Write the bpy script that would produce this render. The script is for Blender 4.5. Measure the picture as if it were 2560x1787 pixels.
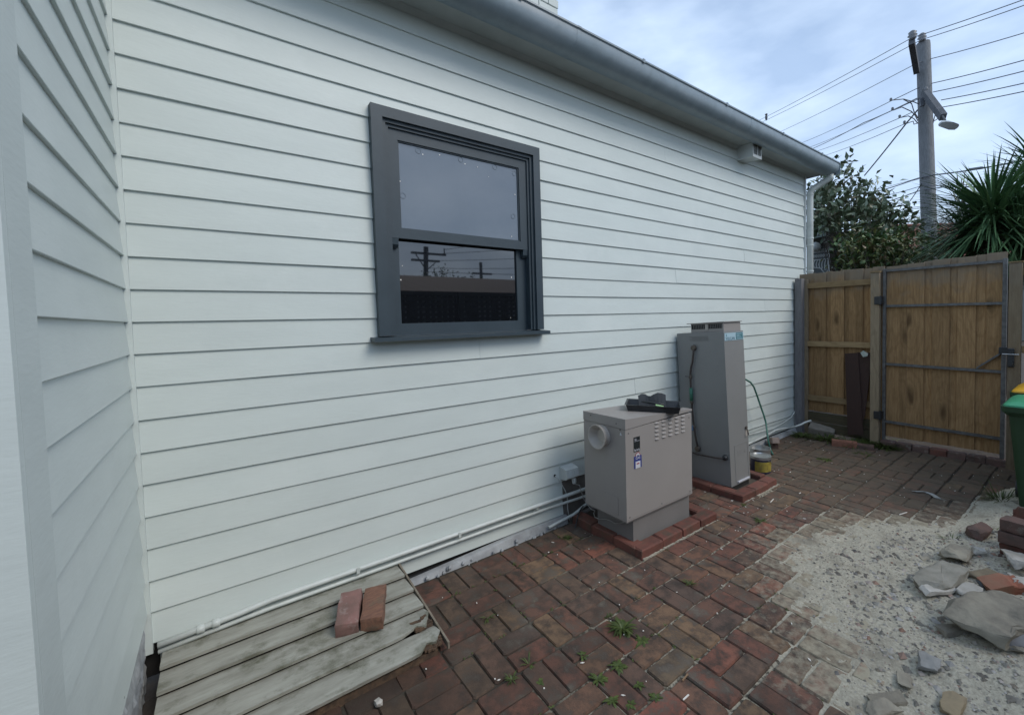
import bpy, bmesh, math, random
from mathutils import Vector, Matrix, noise
random.seed(7)
S = bpy.context.scene
COL = S.collection
for o in list(bpy.data.objects): bpy.data.objects.remove(o)

# ------------------------------------------------------------------ camera
FPX, CX, CY, PW, PH = 1079.22, 1377.0, 842.7, 2560.0, 1787.0
YAW, PITCH, ROLL = 0.91605608, -0.04126573, -0.02548038
CAM = Vector((0.3236, -2.7240, 1.6649))
_f = Vector((math.cos(PITCH)*math.cos(YAW), math.cos(PITCH)*math.sin(YAW), math.sin(PITCH)))
_r = _f.cross(Vector((0, 0, 1))).normalized(); _u = _r.cross(_f)
RIGHT = math.cos(ROLL)*_r + math.sin(ROLL)*_u
UP = -math.sin(ROLL)*_r + math.cos(ROLL)*_u
cd = bpy.data.cameras.new("camera"); cam = bpy.data.objects.new("camera", cd); COL.objects.link(cam)
cam.matrix_world = Matrix(((RIGHT.x, UP.x, -_f.x, CAM.x), (RIGHT.y, UP.y, -_f.y, CAM.y),
                           (RIGHT.z, UP.z, -_f.z, CAM.z), (0, 0, 0, 1)))
cd.sensor_width = 36; cd.sensor_fit = 'HORIZONTAL'; cd.lens = FPX/PW*36
cd.shift_x = -(CX-PW/2)/PW; cd.shift_y = (CY-PH/2)/PW
cd.clip_start = 0.05; cd.clip_end = 2000
S.camera = cam
S.render.resolution_x = 1024; S.render.resolution_y = 714

# ------------------------------------------------------------------ sky, sun, exposure
W = bpy.data.worlds.new("World"); S.world = W; W.use_nodes = True
nt = W.node_tree; nt.nodes.clear()
def N(nt, t, **k):
    n = nt.nodes.new(t)
    for a, v in k.items(): setattr(n, a, v)
    return n
out = N(nt, 'ShaderNodeOutputWorld'); bg = N(nt, 'ShaderNodeBackground'); bg.inputs[1].default_value = 0.1
sky = N(nt, 'ShaderNodeTexSky', sky_type='NISHITA', sun_disc=False)
SUN_EL, SUN_AZ = math.radians(44), math.radians(157)
sky.sun_elevation = SUN_EL; sky.sun_rotation = SUN_AZ
tc = N(nt, 'ShaderNodeTexCoord'); mp = N(nt, 'ShaderNodeMapping'); mp.inputs['Scale'].default_value = (1.0, 1.0, 2.6)
mp.inputs['Rotation'].default_value = (0.15, 0.1, 0.5)
n1 = N(nt, 'ShaderNodeTexNoise'); n1.inputs['Scale'].default_value = 1.9; n1.inputs['Detail'].default_value = 7
n1.inputs['Roughness'].default_value = .55; n1.inputs['Distortion'].default_value = .5
n2 = N(nt, 'ShaderNodeTexNoise'); n2.inputs['Scale'].default_value = 4.5; n2.inputs['Detail'].default_value = 6
r1 = N(nt, 'ShaderNodeValToRGB'); r1.color_ramp.elements[0].position = .33; r1.color_ramp.elements[1].position = .66
r1.color_ramp.elements[0].color = (.58, .58, .58, 1); r1.color_ramp.elements[1].color = (.96, .96, .96, 1)
r2 = N(nt, 'ShaderNodeValToRGB'); r2.color_ramp.elements[0].position = .35; r2.color_ramp.elements[1].position = .7
r2.color_ramp.elements[0].color = (3.0, 4.0, 5.6, 1); r2.color_ramp.elements[1].color = (5.2, 6.3, 7.8, 1)
mx = N(nt, 'ShaderNodeMix', data_type='RGBA')
L = nt.links.new
L(tc.outputs['Generated'], mp.inputs[0]); L(mp.outputs[0], n1.inputs[0]); L(mp.outputs[0], n2.inputs[0])
L(n1.outputs[0], r1.inputs[0]); L(n2.outputs[0], r2.inputs[0])
L(r1.outputs[0], mx.inputs[0]); L(sky.outputs[0], mx.inputs[6]); L(r2.outputs[0], mx.inputs[7])
L(mx.outputs[2], bg.inputs[0]); L(bg.outputs[0], out.inputs[0])
sd = bpy.data.lights.new("sun", 'SUN'); sd.energy = .95; sd.angle = math.radians(30); sd.color = (1, .93, .83)
so = bpy.data.objects.new("sun", sd); COL.objects.link(so)
sv = Vector((math.sin(SUN_AZ)*math.cos(SUN_EL), math.cos(SUN_AZ)*math.cos(SUN_EL), math.sin(SUN_EL)))
so.rotation_euler = (-sv).to_track_quat('-Z', 'Y').to_euler()
S.view_settings.view_transform = 'Standard'; S.view_settings.look = 'None'
S.view_settings.exposure = 0.85; S.view_settings.gamma = 1

# ------------------------------------------------------------------ where a sight line meets a real surface
def ray(px, py): return (RIGHT*((px-CX)/FPX) - UP*((py-CY)/FPX) + _f)
def on(ax, px, py, v):
    d = ray(px, py); return CAM + d*((v-CAM[ax])/d[ax])
def gx(px, py, v): return on(0, px, py, v)
def gy(px, py, v): return on(1, px, py, v)
def gz(px, py, v=0.0): return on(2, px, py, v)
def gd(px, py, d): return CAM + ray(px, py)*d
def Z4(a, b): return (1350+a/2.5046, 760+b/2.5046)
def Z5(a, b): return (1800+a/2.5053, b/2.5053)
def Z6(a, b): return (1900+a/2.671, 600+b/2.671)
def Z7(a, b): return (1860+a/2.517, 1150+b/2.517)
def Z7b(a, b): return (1850+a/4.502, 1030+b/4.502)

# ------------------------------------------------------------------ materials
MATS = {}
def mat(name, c1, c2=None, scale=8, rough=.6, bump=0, bscale=60, stretch=(1, 1, 1), c3=None, s3=3, f3=.5,
        rnd=0, metal=0, spec=.5, detail=6, lo=.35, hi=.65, coat=0, emit=None, rndcol=None):
    """noise between c1 and c2; a second, broader noise lays c3 over them; rnd = value change per object"""
    m = bpy.data.materials.new(name); m.use_nodes = True; t = m.node_tree; B = t.nodes['Principled BSDF']
    lk = t.links.new; MATS[name] = m
    B.inputs['Roughness'].default_value = rough; B.inputs['Metallic'].default_value = metal
    B.inputs['Specular IOR Level'].default_value = spec; B.inputs['Coat Weight'].default_value = coat
    B.inputs['Base Color'].default_value = (*c1, 1)
    g = N(t, 'ShaderNodeNewGeometry'); oi = N(t, 'ShaderNodeObjectInfo')
    ad = N(t, 'ShaderNodeVectorMath', operation='MULTIPLY_ADD')
    cb = N(t, 'ShaderNodeCombineXYZ')
    for i in range(3): lk(oi.outputs['Random'], cb.inputs[i])
    lk(cb.outputs[0], ad.inputs[0]); ad.inputs[1].default_value = (7, 5, 9) if rnd or rndcol else (0, 0, 0)
    lk(g.outputs['Position'], ad.inputs[2])
    mpn = N(t, 'ShaderNodeMapping'); mpn.inputs['Scale'].default_value = stretch; lk(ad.outputs[0], mpn.inputs[0])
    col = None
    if rndcol:
        rr = N(t, 'ShaderNodeValToRGB'); el = rr.color_ramp.elements
        rr.color_ramp.interpolation = 'LINEAR'
        while len(el) < len(rndcol): el.new(.5)
        for i, c in enumerate(rndcol): el[i].position = i/(len(rndcol)-1); el[i].color = (*c, 1)
        if emit == 'attr':
            at = N(t, 'ShaderNodeAttribute'); at.attribute_name = 'rnd'; lk(at.outputs['Fac'], rr.inputs[0])
        else: lk(oi.outputs['Random'], rr.inputs[0])
        col = rr.outputs[0]
    if c2:
        n = N(t, 'ShaderNodeTexNoise'); n.inputs['Scale'].default_value = scale; n.inputs['Detail'].default_value = detail
        n.inputs['Roughness'].default_value = .62
        lk(mpn.outputs[0], n.inputs[0]); r = N(t, 'ShaderNodeMapRange')
        r.inputs[1].default_value = lo; r.inputs[2].default_value = hi; lk(n.outputs[0], r.inputs[0])
        q = N(t, 'ShaderNodeMix', data_type='RGBA'); lk(r.outputs[0], q.inputs[0])
        if col: lk(col, q.inputs[6])
        else: q.inputs[6].default_value = (*c1, 1)
        q.inputs[7].default_value = (*c2, 1); col = q.outputs[2]
    if c3:
        n = N(t, 'ShaderNodeTexNoise'); n.inputs['Scale'].default_value = s3; n.inputs['Detail'].default_value = 8
        n.inputs['Roughness'].default_value = .7
        lk(ad.outputs[0], n.inputs[0]); r = N(t, 'ShaderNodeMapRange')
        r.inputs[1].default_value = f3; r.inputs[2].default_value = f3+.18; lk(n.outputs[0], r.inputs[0])
        q = N(t, 'ShaderNodeMix', data_type='RGBA'); lk(r.outputs[0], q.inputs[0])
        if col: lk(col, q.inputs[6])
        else: q.inputs[6].default_value = (*c1, 1)
        q.inputs[7].default_value = (*c3, 1); col = q.outputs[2]
    if rnd:
        h = N(t, 'ShaderNodeHueSaturation'); r = N(t, 'ShaderNodeMapRange')
        r.inputs[3].default_value = 1-rnd; r.inputs[4].default_value = 1+rnd
        lk(oi.outputs['Random'], r.inputs[0]); lk(r.outputs[0], h.inputs['Value'])
        if col: lk(col, h.inputs['Color'])
        else: h.inputs['Color'].default_value = (*c1, 1)
        col = h.outputs[0]
    if col: lk(col, B.inputs['Base Color'])
    if bump:
        n = N(t, 'ShaderNodeTexNoise'); n.inputs['Scale'].default_value = bscale; n.inputs['Detail'].default_value = 5
        lk(mpn.outputs[0], n.inputs[0]); b = N(t, 'ShaderNodeBump'); b.inputs['Strength'].default_value = bump
        b.inputs['Distance'].default_value = .004; lk(n.outputs[0], b.inputs['Height']); lk(b.outputs[0], B.inputs['Normal'])
    return m

M_WALL = mat('wall_paint', (.590, .648, .625), (.550, .606, .586), 1.6, .45, .16, 22, (1, 1, 4), c3=(.62, .672, .648), s3=.8, f3=.52, spec=.4, rnd=.018)
M_TRIMW = mat('trim_paint', (.56, .60, .60), (.50, .54, .54), 3, .45, .05)
M_CHAR = mat('charcoal_paint', (.028, .045, .058), (.035, .054, .068), 5, .5, .12, 40, spec=.5)
M_GUTTER = mat('gutter_paint', (.23, .29, .33), (.19, .24, .27), 3, .36, .04, 60, (3, 3, 3), c3=(.25, .30, .335), s3=2.5, f3=.5, spec=.55)
M_SOFFIT = mat('soffit_paint', (.42, .45, .44), (.36, .39, .38), 4, .6, .1, 20)
M_ROOF = mat('roof_metal', (.25, .27, .28), (.20, .22, .23), 3, .4, metal=.5)
M_DARK = mat('subfloor_dark', (.012, .012, .012), (.02, .018, .016), 10, .95)
M_PLINTH = mat('plinth_render', (.40, .42, .43), (.28, .29, .30), 9, .8, .3, 60, c3=(.17, .16, .15), s3=6, f3=.58)
M_STUMP = mat('weathered_panel', (.17, .155, .14), (.12, .11, .10), 12, .85, .3)
BR = [(.125, .068, .050), (.19, .085, .062), (.13, .085, .062), (.165, .080, .058), (.205, .135, .082), (.105, .074, .060), (.185, .102, .07), (.235, .088, .062), (.15, .112, .075), (.145, .084, .066)]
def brickmat(name, emit=None):
    m = mat(name, BR[0], (.055, .043, .036), 14, .82, .55, 120, c3=(.15, .13, .105), s3=7, f3=.53, rndcol=BR, emit=emit, lo=.40, hi=.64, detail=9, spec=.3)
    # damp and grime with shade and vignette painted in: darker patches close to the house end of the yard, sandy dust near the gravel
    t = m.node_tree; B = t.nodes['Principled BSDF']; lk = t.links.new
    src = B.inputs['Base Color'].links[0].from_socket
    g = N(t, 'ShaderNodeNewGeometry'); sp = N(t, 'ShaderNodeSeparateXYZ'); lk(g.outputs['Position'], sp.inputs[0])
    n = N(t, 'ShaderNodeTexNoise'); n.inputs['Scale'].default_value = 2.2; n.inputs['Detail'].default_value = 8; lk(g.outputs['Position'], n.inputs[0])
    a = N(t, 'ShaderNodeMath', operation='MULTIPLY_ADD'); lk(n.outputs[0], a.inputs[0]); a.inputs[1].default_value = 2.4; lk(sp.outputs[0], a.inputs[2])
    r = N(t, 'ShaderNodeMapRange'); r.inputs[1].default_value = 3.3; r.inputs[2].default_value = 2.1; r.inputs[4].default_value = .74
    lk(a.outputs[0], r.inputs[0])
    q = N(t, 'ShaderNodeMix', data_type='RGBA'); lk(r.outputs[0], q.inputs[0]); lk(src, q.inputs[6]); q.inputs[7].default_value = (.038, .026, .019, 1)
    r2 = N(t, 'ShaderNodeMapRange'); r2.inputs[1].default_value = 5.0; r2.inputs[2].default_value = 6.2; r2.inputs[4].default_value = .62
    lk(a.outputs[0], r2.inputs[0])
    q2 = N(t, 'ShaderNodeMix', data_type='RGBA'); lk(r2.outputs[0], q2.inputs[0]); lk(q.outputs[2], q2.inputs[6]); q2.inputs[7].default_value = (.098, .082, .060, 1)
    nd = N(t, 'ShaderNodeTexNoise'); nd.inputs['Scale'].default_value = 22; nd.inputs['Detail'].default_value = 9; nd.inputs['Roughness'].default_value = .7; lk(g.outputs['Position'], nd.inputs[0])
    if emit == 'attr':
        at = N(t, 'ShaderNodeAttribute'); at.attribute_name = 'dust'; ds = at.outputs['Fac']
    else:
        oi = N(t, 'ShaderNodeObjectInfo'); sc = N(t, 'ShaderNodeSeparateColor'); lk(oi.outputs['Color'], sc.inputs[0]); ds = sc.outputs[0]
    ad = N(t, 'ShaderNodeMath', operation='ADD'); lk(nd.outputs[0], ad.inputs[0]); lk(ds, ad.inputs[1])
    r5 = N(t, 'ShaderNodeMapRange'); r5.inputs[1].default_value = .93; r5.inputs[2].default_value = 1.28; lk(ad.outputs[0], r5.inputs[0])
    q5 = N(t, 'ShaderNodeMix', data_type='RGBA'); lk(r5.outputs[0], q5.inputs[0]); lk(q2.outputs[2], q5.inputs[6]); q5.inputs[7].default_value = (.33, .30, .225, 1)
    lk(q5.outputs[2], B.inputs['Base Color'])
    return m
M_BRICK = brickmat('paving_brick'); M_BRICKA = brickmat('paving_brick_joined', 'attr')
M_REDB = mat('red_brick', (.165, .064, .048), (.11, .052, .041), 12, .8, .5, 90, c3=(.085, .065, .048), s3=8, f3=.5, rnd=.22, spec=.3)
M_OLDB = mat('old_brick', (.13, .078, .066), (.085, .062, .053), 14, .85, .6, 90, c3=(.26, .235, .20), s3=9, f3=.56, rnd=.2, spec=.3)
M_BED = mat('joint_bedding', (.34, .31, .24), (.075, .065, .048), 42, .95, .8, 200, c3=(.07, .06, .045), s3=2.2, f3=.56, lo=.44, hi=.56)
def bed_dirt():
    t = M_BED.node_tree; B = t.nodes['Principled BSDF']; lk = t.links.new; src = B.inputs['Base Color'].links[0].from_socket
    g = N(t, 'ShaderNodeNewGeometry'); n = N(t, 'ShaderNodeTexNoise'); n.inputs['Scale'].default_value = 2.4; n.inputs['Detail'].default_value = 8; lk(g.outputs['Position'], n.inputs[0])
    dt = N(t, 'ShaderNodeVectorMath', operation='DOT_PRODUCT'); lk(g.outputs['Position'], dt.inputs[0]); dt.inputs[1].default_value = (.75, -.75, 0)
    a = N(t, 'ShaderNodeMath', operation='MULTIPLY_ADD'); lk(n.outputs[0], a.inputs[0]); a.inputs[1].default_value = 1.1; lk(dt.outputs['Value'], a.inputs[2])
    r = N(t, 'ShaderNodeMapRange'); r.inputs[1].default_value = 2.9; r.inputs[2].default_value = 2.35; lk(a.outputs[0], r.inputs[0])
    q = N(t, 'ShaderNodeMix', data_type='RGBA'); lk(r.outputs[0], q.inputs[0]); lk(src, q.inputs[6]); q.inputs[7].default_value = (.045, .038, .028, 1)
    sp = N(t, 'ShaderNodeSeparateXYZ'); lk(g.outputs['Position'], sp.inputs[0])
    r2 = N(t, 'ShaderNodeMapRange'); r2.inputs[1].default_value = 4.6; r2.inputs[2].default_value = 5.3; lk(sp.outputs[0], r2.inputs[0])
    q2 = N(t, 'ShaderNodeMix', data_type='RGBA'); lk(r2.outputs[0], q2.inputs[0]); lk(q.outputs[2], q2.inputs[6]); q2.inputs[7].default_value = (.05, .042, .03, 1)
    lk(q2.outputs[2], B.inputs['Base Color'])
bed_dirt()
M_SOIL = mat('soil', (.075, .06, .045), (.045, .035, .028), 6, .95, .8, 50)
M_SAND = mat('sandy_gravel', (.46, .43, .345), (.285, .265, .21), 75, .95, 1.0, 160, c3=(.20, .18, .14), s3=3.2, f3=.5, detail=10)
M_STONE = mat('rubble_concrete', (.31, .285, .225), (.20, .18, .145), 9, .92, 1.0, 60, c3=(.11, .105, .09), s3=5, f3=.56, rnd=.2, detail=10)
M_PALE = mat('chalky_stone', (.48, .46, .42), (.33, .31, .27), 12, .9, .8, 80, rnd=.12)
M_PEB = mat('pebbles', (.30, .28, .24), (.16, .15, .13), 40, .9, rnd=.1)
M_FLECK = mat('white_flecks', (.75, .72, .66), None, rough=.7)
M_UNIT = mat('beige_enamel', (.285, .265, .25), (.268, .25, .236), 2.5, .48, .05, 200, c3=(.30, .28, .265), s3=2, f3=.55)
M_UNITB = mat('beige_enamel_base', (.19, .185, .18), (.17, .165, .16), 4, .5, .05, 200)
M_WH = mat('grey_enamel', (.215, .217, .213), (.20, .203, .198), 2.5, .45, .05, 200, c3=(.235, .235, .228), s3=1.5, f3=.55)
M_CREAM = mat('cream_plastic', (.42, .39, .35), (.37, .34, .31), 6, .45)
M_WPL = mat('white_plastic', (.55, .58, .56), (.48, .51, .50), 9, .4)
M_PIPE = mat('painted_pipe', (.58, .62, .60), (.48, .52, .50), 9, .42, .1, 60)
M_COPPER = mat('dull_copper', (.05, .045, .045), (.09, .07, .06), 30, .5, metal=.4)
M_BRASS = mat('tarnished_brass', (.16, .13, .10), (.08, .075, .07), 60, .5, metal=.5)
M_GREEN = mat('green_tape', (.03, .13, .085), (.04, .16, .11), 30, .5)
M_HOSE = mat('green_hose', (.035, .13, .10), (.05, .17, .13), 20, .4)
M_BLKP = mat('black_plastic', (.018, .020, .023), (.024, .027, .03), 20, .38)
M_LIME = mat('lime_scraper', (.38, .60, .30), None, rough=.5)
M_TEAL = mat('label_teal', (.045, .16, .19), None, rough=.4); M_LBLUE = mat('label_pale_blue', (.36, .50, .56), None, rough=.4)
M_LTXT = mat('label_dark_blue', (.03, .09, .13), None, rough=.4); M_NAVY = mat('label_navy', (.035, .05, .20), None, rough=.4)
M_LWHITE = mat('label_white', (.55, .56, .60), None, rough=.5); M_LBLACK = mat('label_black', (.012, .016, .018), None, rough=.4)
M_RED = mat('label_red', (.30, .03, .04), None, rough=.5)
M_STEEL = mat('galvanised_steel', (.17, .172, .17), (.10, .10, .10), 22, .5, .1, 60, metal=.45, c3=(.12, .10, .08), s3=6, f3=.58)
M_HATCH = mat('weathered_painted_board', (.36, .362, .32), (.25, .248, .212), 5, .75, .5, 40, (1, 4, 4), c3=(.085, .088, .052), s3=4.5, f3=.52, rnd=.05, detail=9)
M_ROT = mat('rotten_wood', (.12, .075, .045), (.05, .035, .025), 30, .95, 1.0, 60)
M_GLASSU = mat('glass_frosted', (.12, .145, .175), (.10, .125, .155), 2.5, .06, spec=.9, coat=.6)
M_GLASSL = mat('glass_dark', (.006, .007, .009), None, rough=.015, spec=1.0, coat=1.0)
M_BOARD = mat('charred_brown_board', (.040, .016, .010), (.026, .011, .008), 20, .7, .3, 40, (8, 8, 1))
M_BIN = mat('bin_green', (.014, .045, .018), (.017, .052, .021), 6, .5, .1, 90); M_LID = mat('bin_lid_green', (.03, .25, .12), (.04, .28, .14), 4, .42)
M_YEL = mat('bin_lid_yellow', (.62, .34, .02), None, rough=.4)
M_NAVYT = mat('tin_navy', (.02, .025, .06), None, rough=.35); M_YLAB = mat('tin_yellow', (.36, .29, .05), (.20, .15, .04), 30, .5)
M_TIN = mat('tin_silver', (.45, .46, .46), None, rough=.3, metal=.8)
M_POLE = mat('pole_timber', (.215, .225, .235), (.15, .158, .165), 12, .85, .6, 12, (3, 3, .5))
M_ARM = mat('crossarm_timber', (.11, .12, .135), (.085, .092, .10), 10, .85)
M_WIRE = mat('wire', (.09, .10, .12), None, rough=.5); M_INS = mat('insulator', (.22, .23, .24), None, rough=.3)
M_LAMP = mat('lamp_glass', (.42, .45, .45), None, rough=.3)
M_TILE = mat('terracotta_tile', (.24, .12, .095), (.15, .08, .066), 12, .9, rnd=.15, spec=.1); M_GROOF = mat('green_roof', (.16, .23, .205), (.13, .19, .17), 3, .5)
M_NWALL = mat('neighbour_wall', (.09, .105, .105), (.07, .085, .085), 3, .7); M_LACE = mat('lacework_white', (.5, .53, .52), None, rough=.5)
M_MROOF = mat('maroon_roof', (.030, .009, .011), (.024, .008, .009), 3, .7); M_FDARK = mat('dark_lattice', (.012, .016, .018), None, rough=.7)
M_BARK = mat('bark', (.10, .085, .07), (.06, .05, .04), 12, .9, .6)

def leafmat(name, cols, rough=.5, trans=.25):
    m = mat(name, cols[0], None, rough=rough, rndcol=cols, emit='attr', spec=.4)
    return m
M_MAG = leafmat('magnolia_leaf', [(.12, .165, .105), (.08, .115, .07), (.19, .23, .16), (.13, .18, .115), (.14, .16, .10), (.17, .215, .14), (.10, .14, .085), (.17, .14, .095)], .33)
M_SHRUB = leafmat('shrub_leaf', [(.055, .10, .04), (.08, .15, .05), (.035, .07, .028), (.20, .25, .08), (.13, .09, .045), (.07, .13, .04)], .4)
M_YUC = leafmat('yucca_leaf', [(.075, .15, .07), (.11, .205, .09), (.05, .11, .055), (.15, .25, .115)], .34)
M_WEED = leafmat('weed_leaf', [(.062, .088, .018), (.042, .062, .014), (.09, .12, .028)], .5)

def woodmat(name, a, b, knot=(.05, .028, .012), rnd=.2, ax=2, rough=.75):
    m = mat(name, a, b, 5, rough, .35, 14, tuple(1.0 if i == ax else 14 for i in range(3)), rnd=rnd, lo=.3, hi=.7, spec=.25)
    t = m.node_tree; lk = t.links.new; B = t.nodes['Principled BSDF']; src = B.inputs['Base Color'].links[0].from_socket
    g = N(t, 'ShaderNodeNewGeometry'); mp_ = N(t, 'ShaderNodeMapping'); lk(g.outputs['Position'], mp_.inputs[0])
    mp_.inputs['Scale'].default_value = tuple(1.4 if i == ax else 4.5 for i in range(3))
    oi = N(t, 'ShaderNodeObjectInfo'); cb = N(t, 'ShaderNodeCombineXYZ')
    ml = N(t, 'ShaderNodeMath', operation='MULTIPLY'); ml.inputs[1].default_value = 23; lk(oi.outputs['Random'], ml.inputs[0])
    lk(ml.outputs[0], cb.inputs[ax]); lk(cb.outputs[0], mp_.inputs['Location'])
    ds = N(t, 'ShaderNodeTexNoise'); ds.inputs['Scale'].default_value = 3; lk(mp_.outputs[0], ds.inputs[0])
    av = N(t, 'ShaderNodeMix', data_type='RGBA', blend_type='ADD'); av.inputs[0].default_value = .35
    lk(mp_.outputs[0], av.inputs[6]); lk(ds.outputs['Color'], av.inputs[7])
    v = N(t, 'ShaderNodeTexVoronoi'); v.inputs['Scale'].default_value = .95; lk(av.outputs[2], v.inputs[0])
    r = N(t, 'ShaderNodeMapRange'); r.inputs[1].default_value = .19; r.inputs[2].default_value = .05; r.inputs[4].default_value = .8
    lk(v.outputs['Distance'], r.inputs[0]); q = N(t, 'ShaderNodeMix', data_type='RGBA'); lk(r.outputs[0], q.inputs[0])
    lk(src, q.inputs[6]); q.inputs[7].default_value = (*knot, 1)
    # growth rings swirling round each knot
    sn = N(t, 'ShaderNodeMath', operation='SINE'); m2 = N(t, 'ShaderNodeMath', operation='MULTIPLY'); m2.inputs[1].default_value = 34
    lk(v.outputs['Distance'], m2.inputs[0]); lk(m2.outputs[0], sn.inputs[0])
    r3 = N(t, 'ShaderNodeMapRange'); r3.inputs[1].default_value = .1; r3.inputs[2].default_value = 1; r3.inputs[4].default_value = .26
    lk(sn.outputs[0], r3.inputs[0]); q3 = N(t, 'ShaderNodeMix', data_type='RGBA'); lk(r3.outputs[0], q3.inputs[0])
    lk(q.outputs[2], q3.inputs[6]); q3.inputs[7].default_value = (b[0]*.75, b[1]*.7, b[2]*.65, 1)
    last = q3.outputs[2]
    if ax == 2:   # silvered weathering of the board tops above the rail
        sp = N(t, 'ShaderNodeSeparateXYZ'); lk(g.outputs['Position'], sp.inputs[0])
        nn = N(t, 'ShaderNodeTexNoise'); nn.inputs['Scale'].default_value = 9; lk(g.outputs['Position'], nn.inputs[0])
        aa = N(t, 'ShaderNodeMath', operation='MULTIPLY_ADD'); lk(nn.outputs[0], aa.inputs[0]); aa.inputs[1].default_value = .5; lk(sp.outputs[2], aa.inputs[2])
        r4 = N(t, 'ShaderNodeMapRange'); r4.inputs[1].default_value = 2.12; r4.inputs[2].default_value = 2.42; r4.inputs[4].default_value = .8
        lk(aa.outputs[0], r4.inputs[0]); q4 = N(t, 'ShaderNodeMix', data_type='RGBA'); lk(r4.outputs[0], q4.inputs[0]); lk(last, q4.inputs[6])
        q4.inputs[7].default_value = (.21, .18, .14, 1); last = q4.outputs[2]
    lk(last, B.inputs['Base Color'])
    return m
M_PAL = woodmat('treated_pine', (.33, .208, .100), (.20, .118, .053), rnd=.28)
M_RAIL = woodmat('rail_pine', (.30, .215, .115), (.21, .145, .075), ax=1)
M_POST = woodmat('post_pine', (.28, .22, .145), (.195, .152, .10))
M_POSTG = mat('grey_weathered_post', (.19, .185, .19), (.14, .137, .14), 8, .85, .4, 20, (6, 6, 1))

# ------------------------------------------------------------------ mesh helpers
class MB:
    def __init__(s): s.v = []; s.f = []; s.a = []
    def add(s, vs, fs, a=None):
        b = len(s.v); s.v += [Vector(v) for v in vs]; s.f += [tuple(i+b for i in f) for f in fs]
        s.a += [0.0 if a is None else a]*len(vs); return s
    def box(s, x0, x1, y0, y1, z0, z1, c=0):
        if c:
            c = min(c, abs(x1-x0)*.4, abs(y1-y0)*.4, abs(z1-z0)*.4)
            vs = []
            for (z, i) in ((z0, c), (z0+c, 0), (z1-c, 0), (z1, c)):
                k = i
                vs += [(x0+k, y0+k, z), (x1-k, y0+k, z), (x1-k, y1-k, z), (x0+k, y1-k, z)]
            fs = [(3, 2, 1, 0), (12, 13, 14, 15)]
            for r in range(3):
                for q in range(4): fs.append((r*4+q, r*4+(q+1) % 4, r*4+4+(q+1) % 4, r*4+4+q))
            return s.add(vs, fs)
        return s.add([(x0, y0, z0), (x1, y0, z0), (x1, y1, z0), (x0, y1, z0), (x0, y0, z1), (x1, y0, z1), (x1, y1, z1), (x0, y1, z1)],
                     [(3, 2, 1, 0), (4, 5, 6, 7), (0, 1, 5, 4), (1, 2, 6, 5), (2, 3, 7, 6), (3, 0, 4, 7)])
    def hexa(s, p): return s.add(p, [(3, 2, 1, 0), (4, 5, 6, 7), (0, 1, 5, 4), (1, 2, 6, 5), (2, 3, 7, 6), (3, 0, 4, 7)])
    def loft(s, rings, cap=True):
        n = len(rings[0]); vs = [p for r in rings for p in r]; fs = []
        for i in range(len(rings)-1):
            for j in range(n): fs.append((i*n+j, i*n+(j+1) % n, (i+1)*n+(j+1) % n, (i+1)*n+j))
        if cap: fs += [tuple(reversed(range(n))), tuple((len(rings)-1)*n+j for j in range(n))]
        return s.add(vs, fs)
    def tube(s, pts, r, n=8, rr=None):
        pts = [Vector(p) for p in pts]; rings = []; up = Vector((0, 0, 1))
        for i, p in enumerate(pts):
            d = (pts[min(i+1, len(pts)-1)]-pts[max(i-1, 0)]).normalized()
            if abs(d.dot(up)) > .97: up = Vector((1, 0, 0)) if abs(d.x) < .9 else Vector((0, 1, 0))
            a = d.cross(up).normalized(); b = d.cross(a); q = rr[i] if rr else r
            rings.append([p+a*(q*math.cos(t))+b*(q*math.sin(t)) for t in [2*math.pi*k/n for k in range(n)]])
        return s.loft(rings)
    def lathe(s, c, prof, n=20, ax=2, cap=True):
        rings = []
        for (r, h) in prof:
            ring = []
            for k in range(n):
                t = 2*math.pi*k/n; q = [0, 0, 0]; q[ax] = h; q[(ax+1) % 3] = r*math.cos(t); q[(ax+2) % 3] = r*math.sin(t)
                ring.append(Vector(q)+Vector(c))
            rings.append(ring)
        return s.loft(rings, cap)
    def bar(s, a, b, w, h, up=(0, 0, 1)):
        a = Vector(a); b = Vector(b); d = (b-a).normalized(); x = d.cross(Vector(up)).normalized(); y = x.cross(d)
        r = lambda p: [p-x*w/2-y*h/2, p+x*w/2-y*h/2, p+x*w/2+y*h/2, p-x*w/2+y*h/2]
        return s.loft([r(a), r(b)])
    def xf(s, m): s.v = [m @ v for v in s.v]; return s
LOC = {}
def wl(o): return LOC.get(o.name, Vector((0, 0, 0)))
def fin(o, parent=None, kind=None, label=None, cat=None, group=None):
    if parent: o.parent = parent
    if kind: o['kind'] = kind
    if label: o['label'] = label
    if cat: o['category'] = cat
    if group: o['group'] = group
    return o
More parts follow.
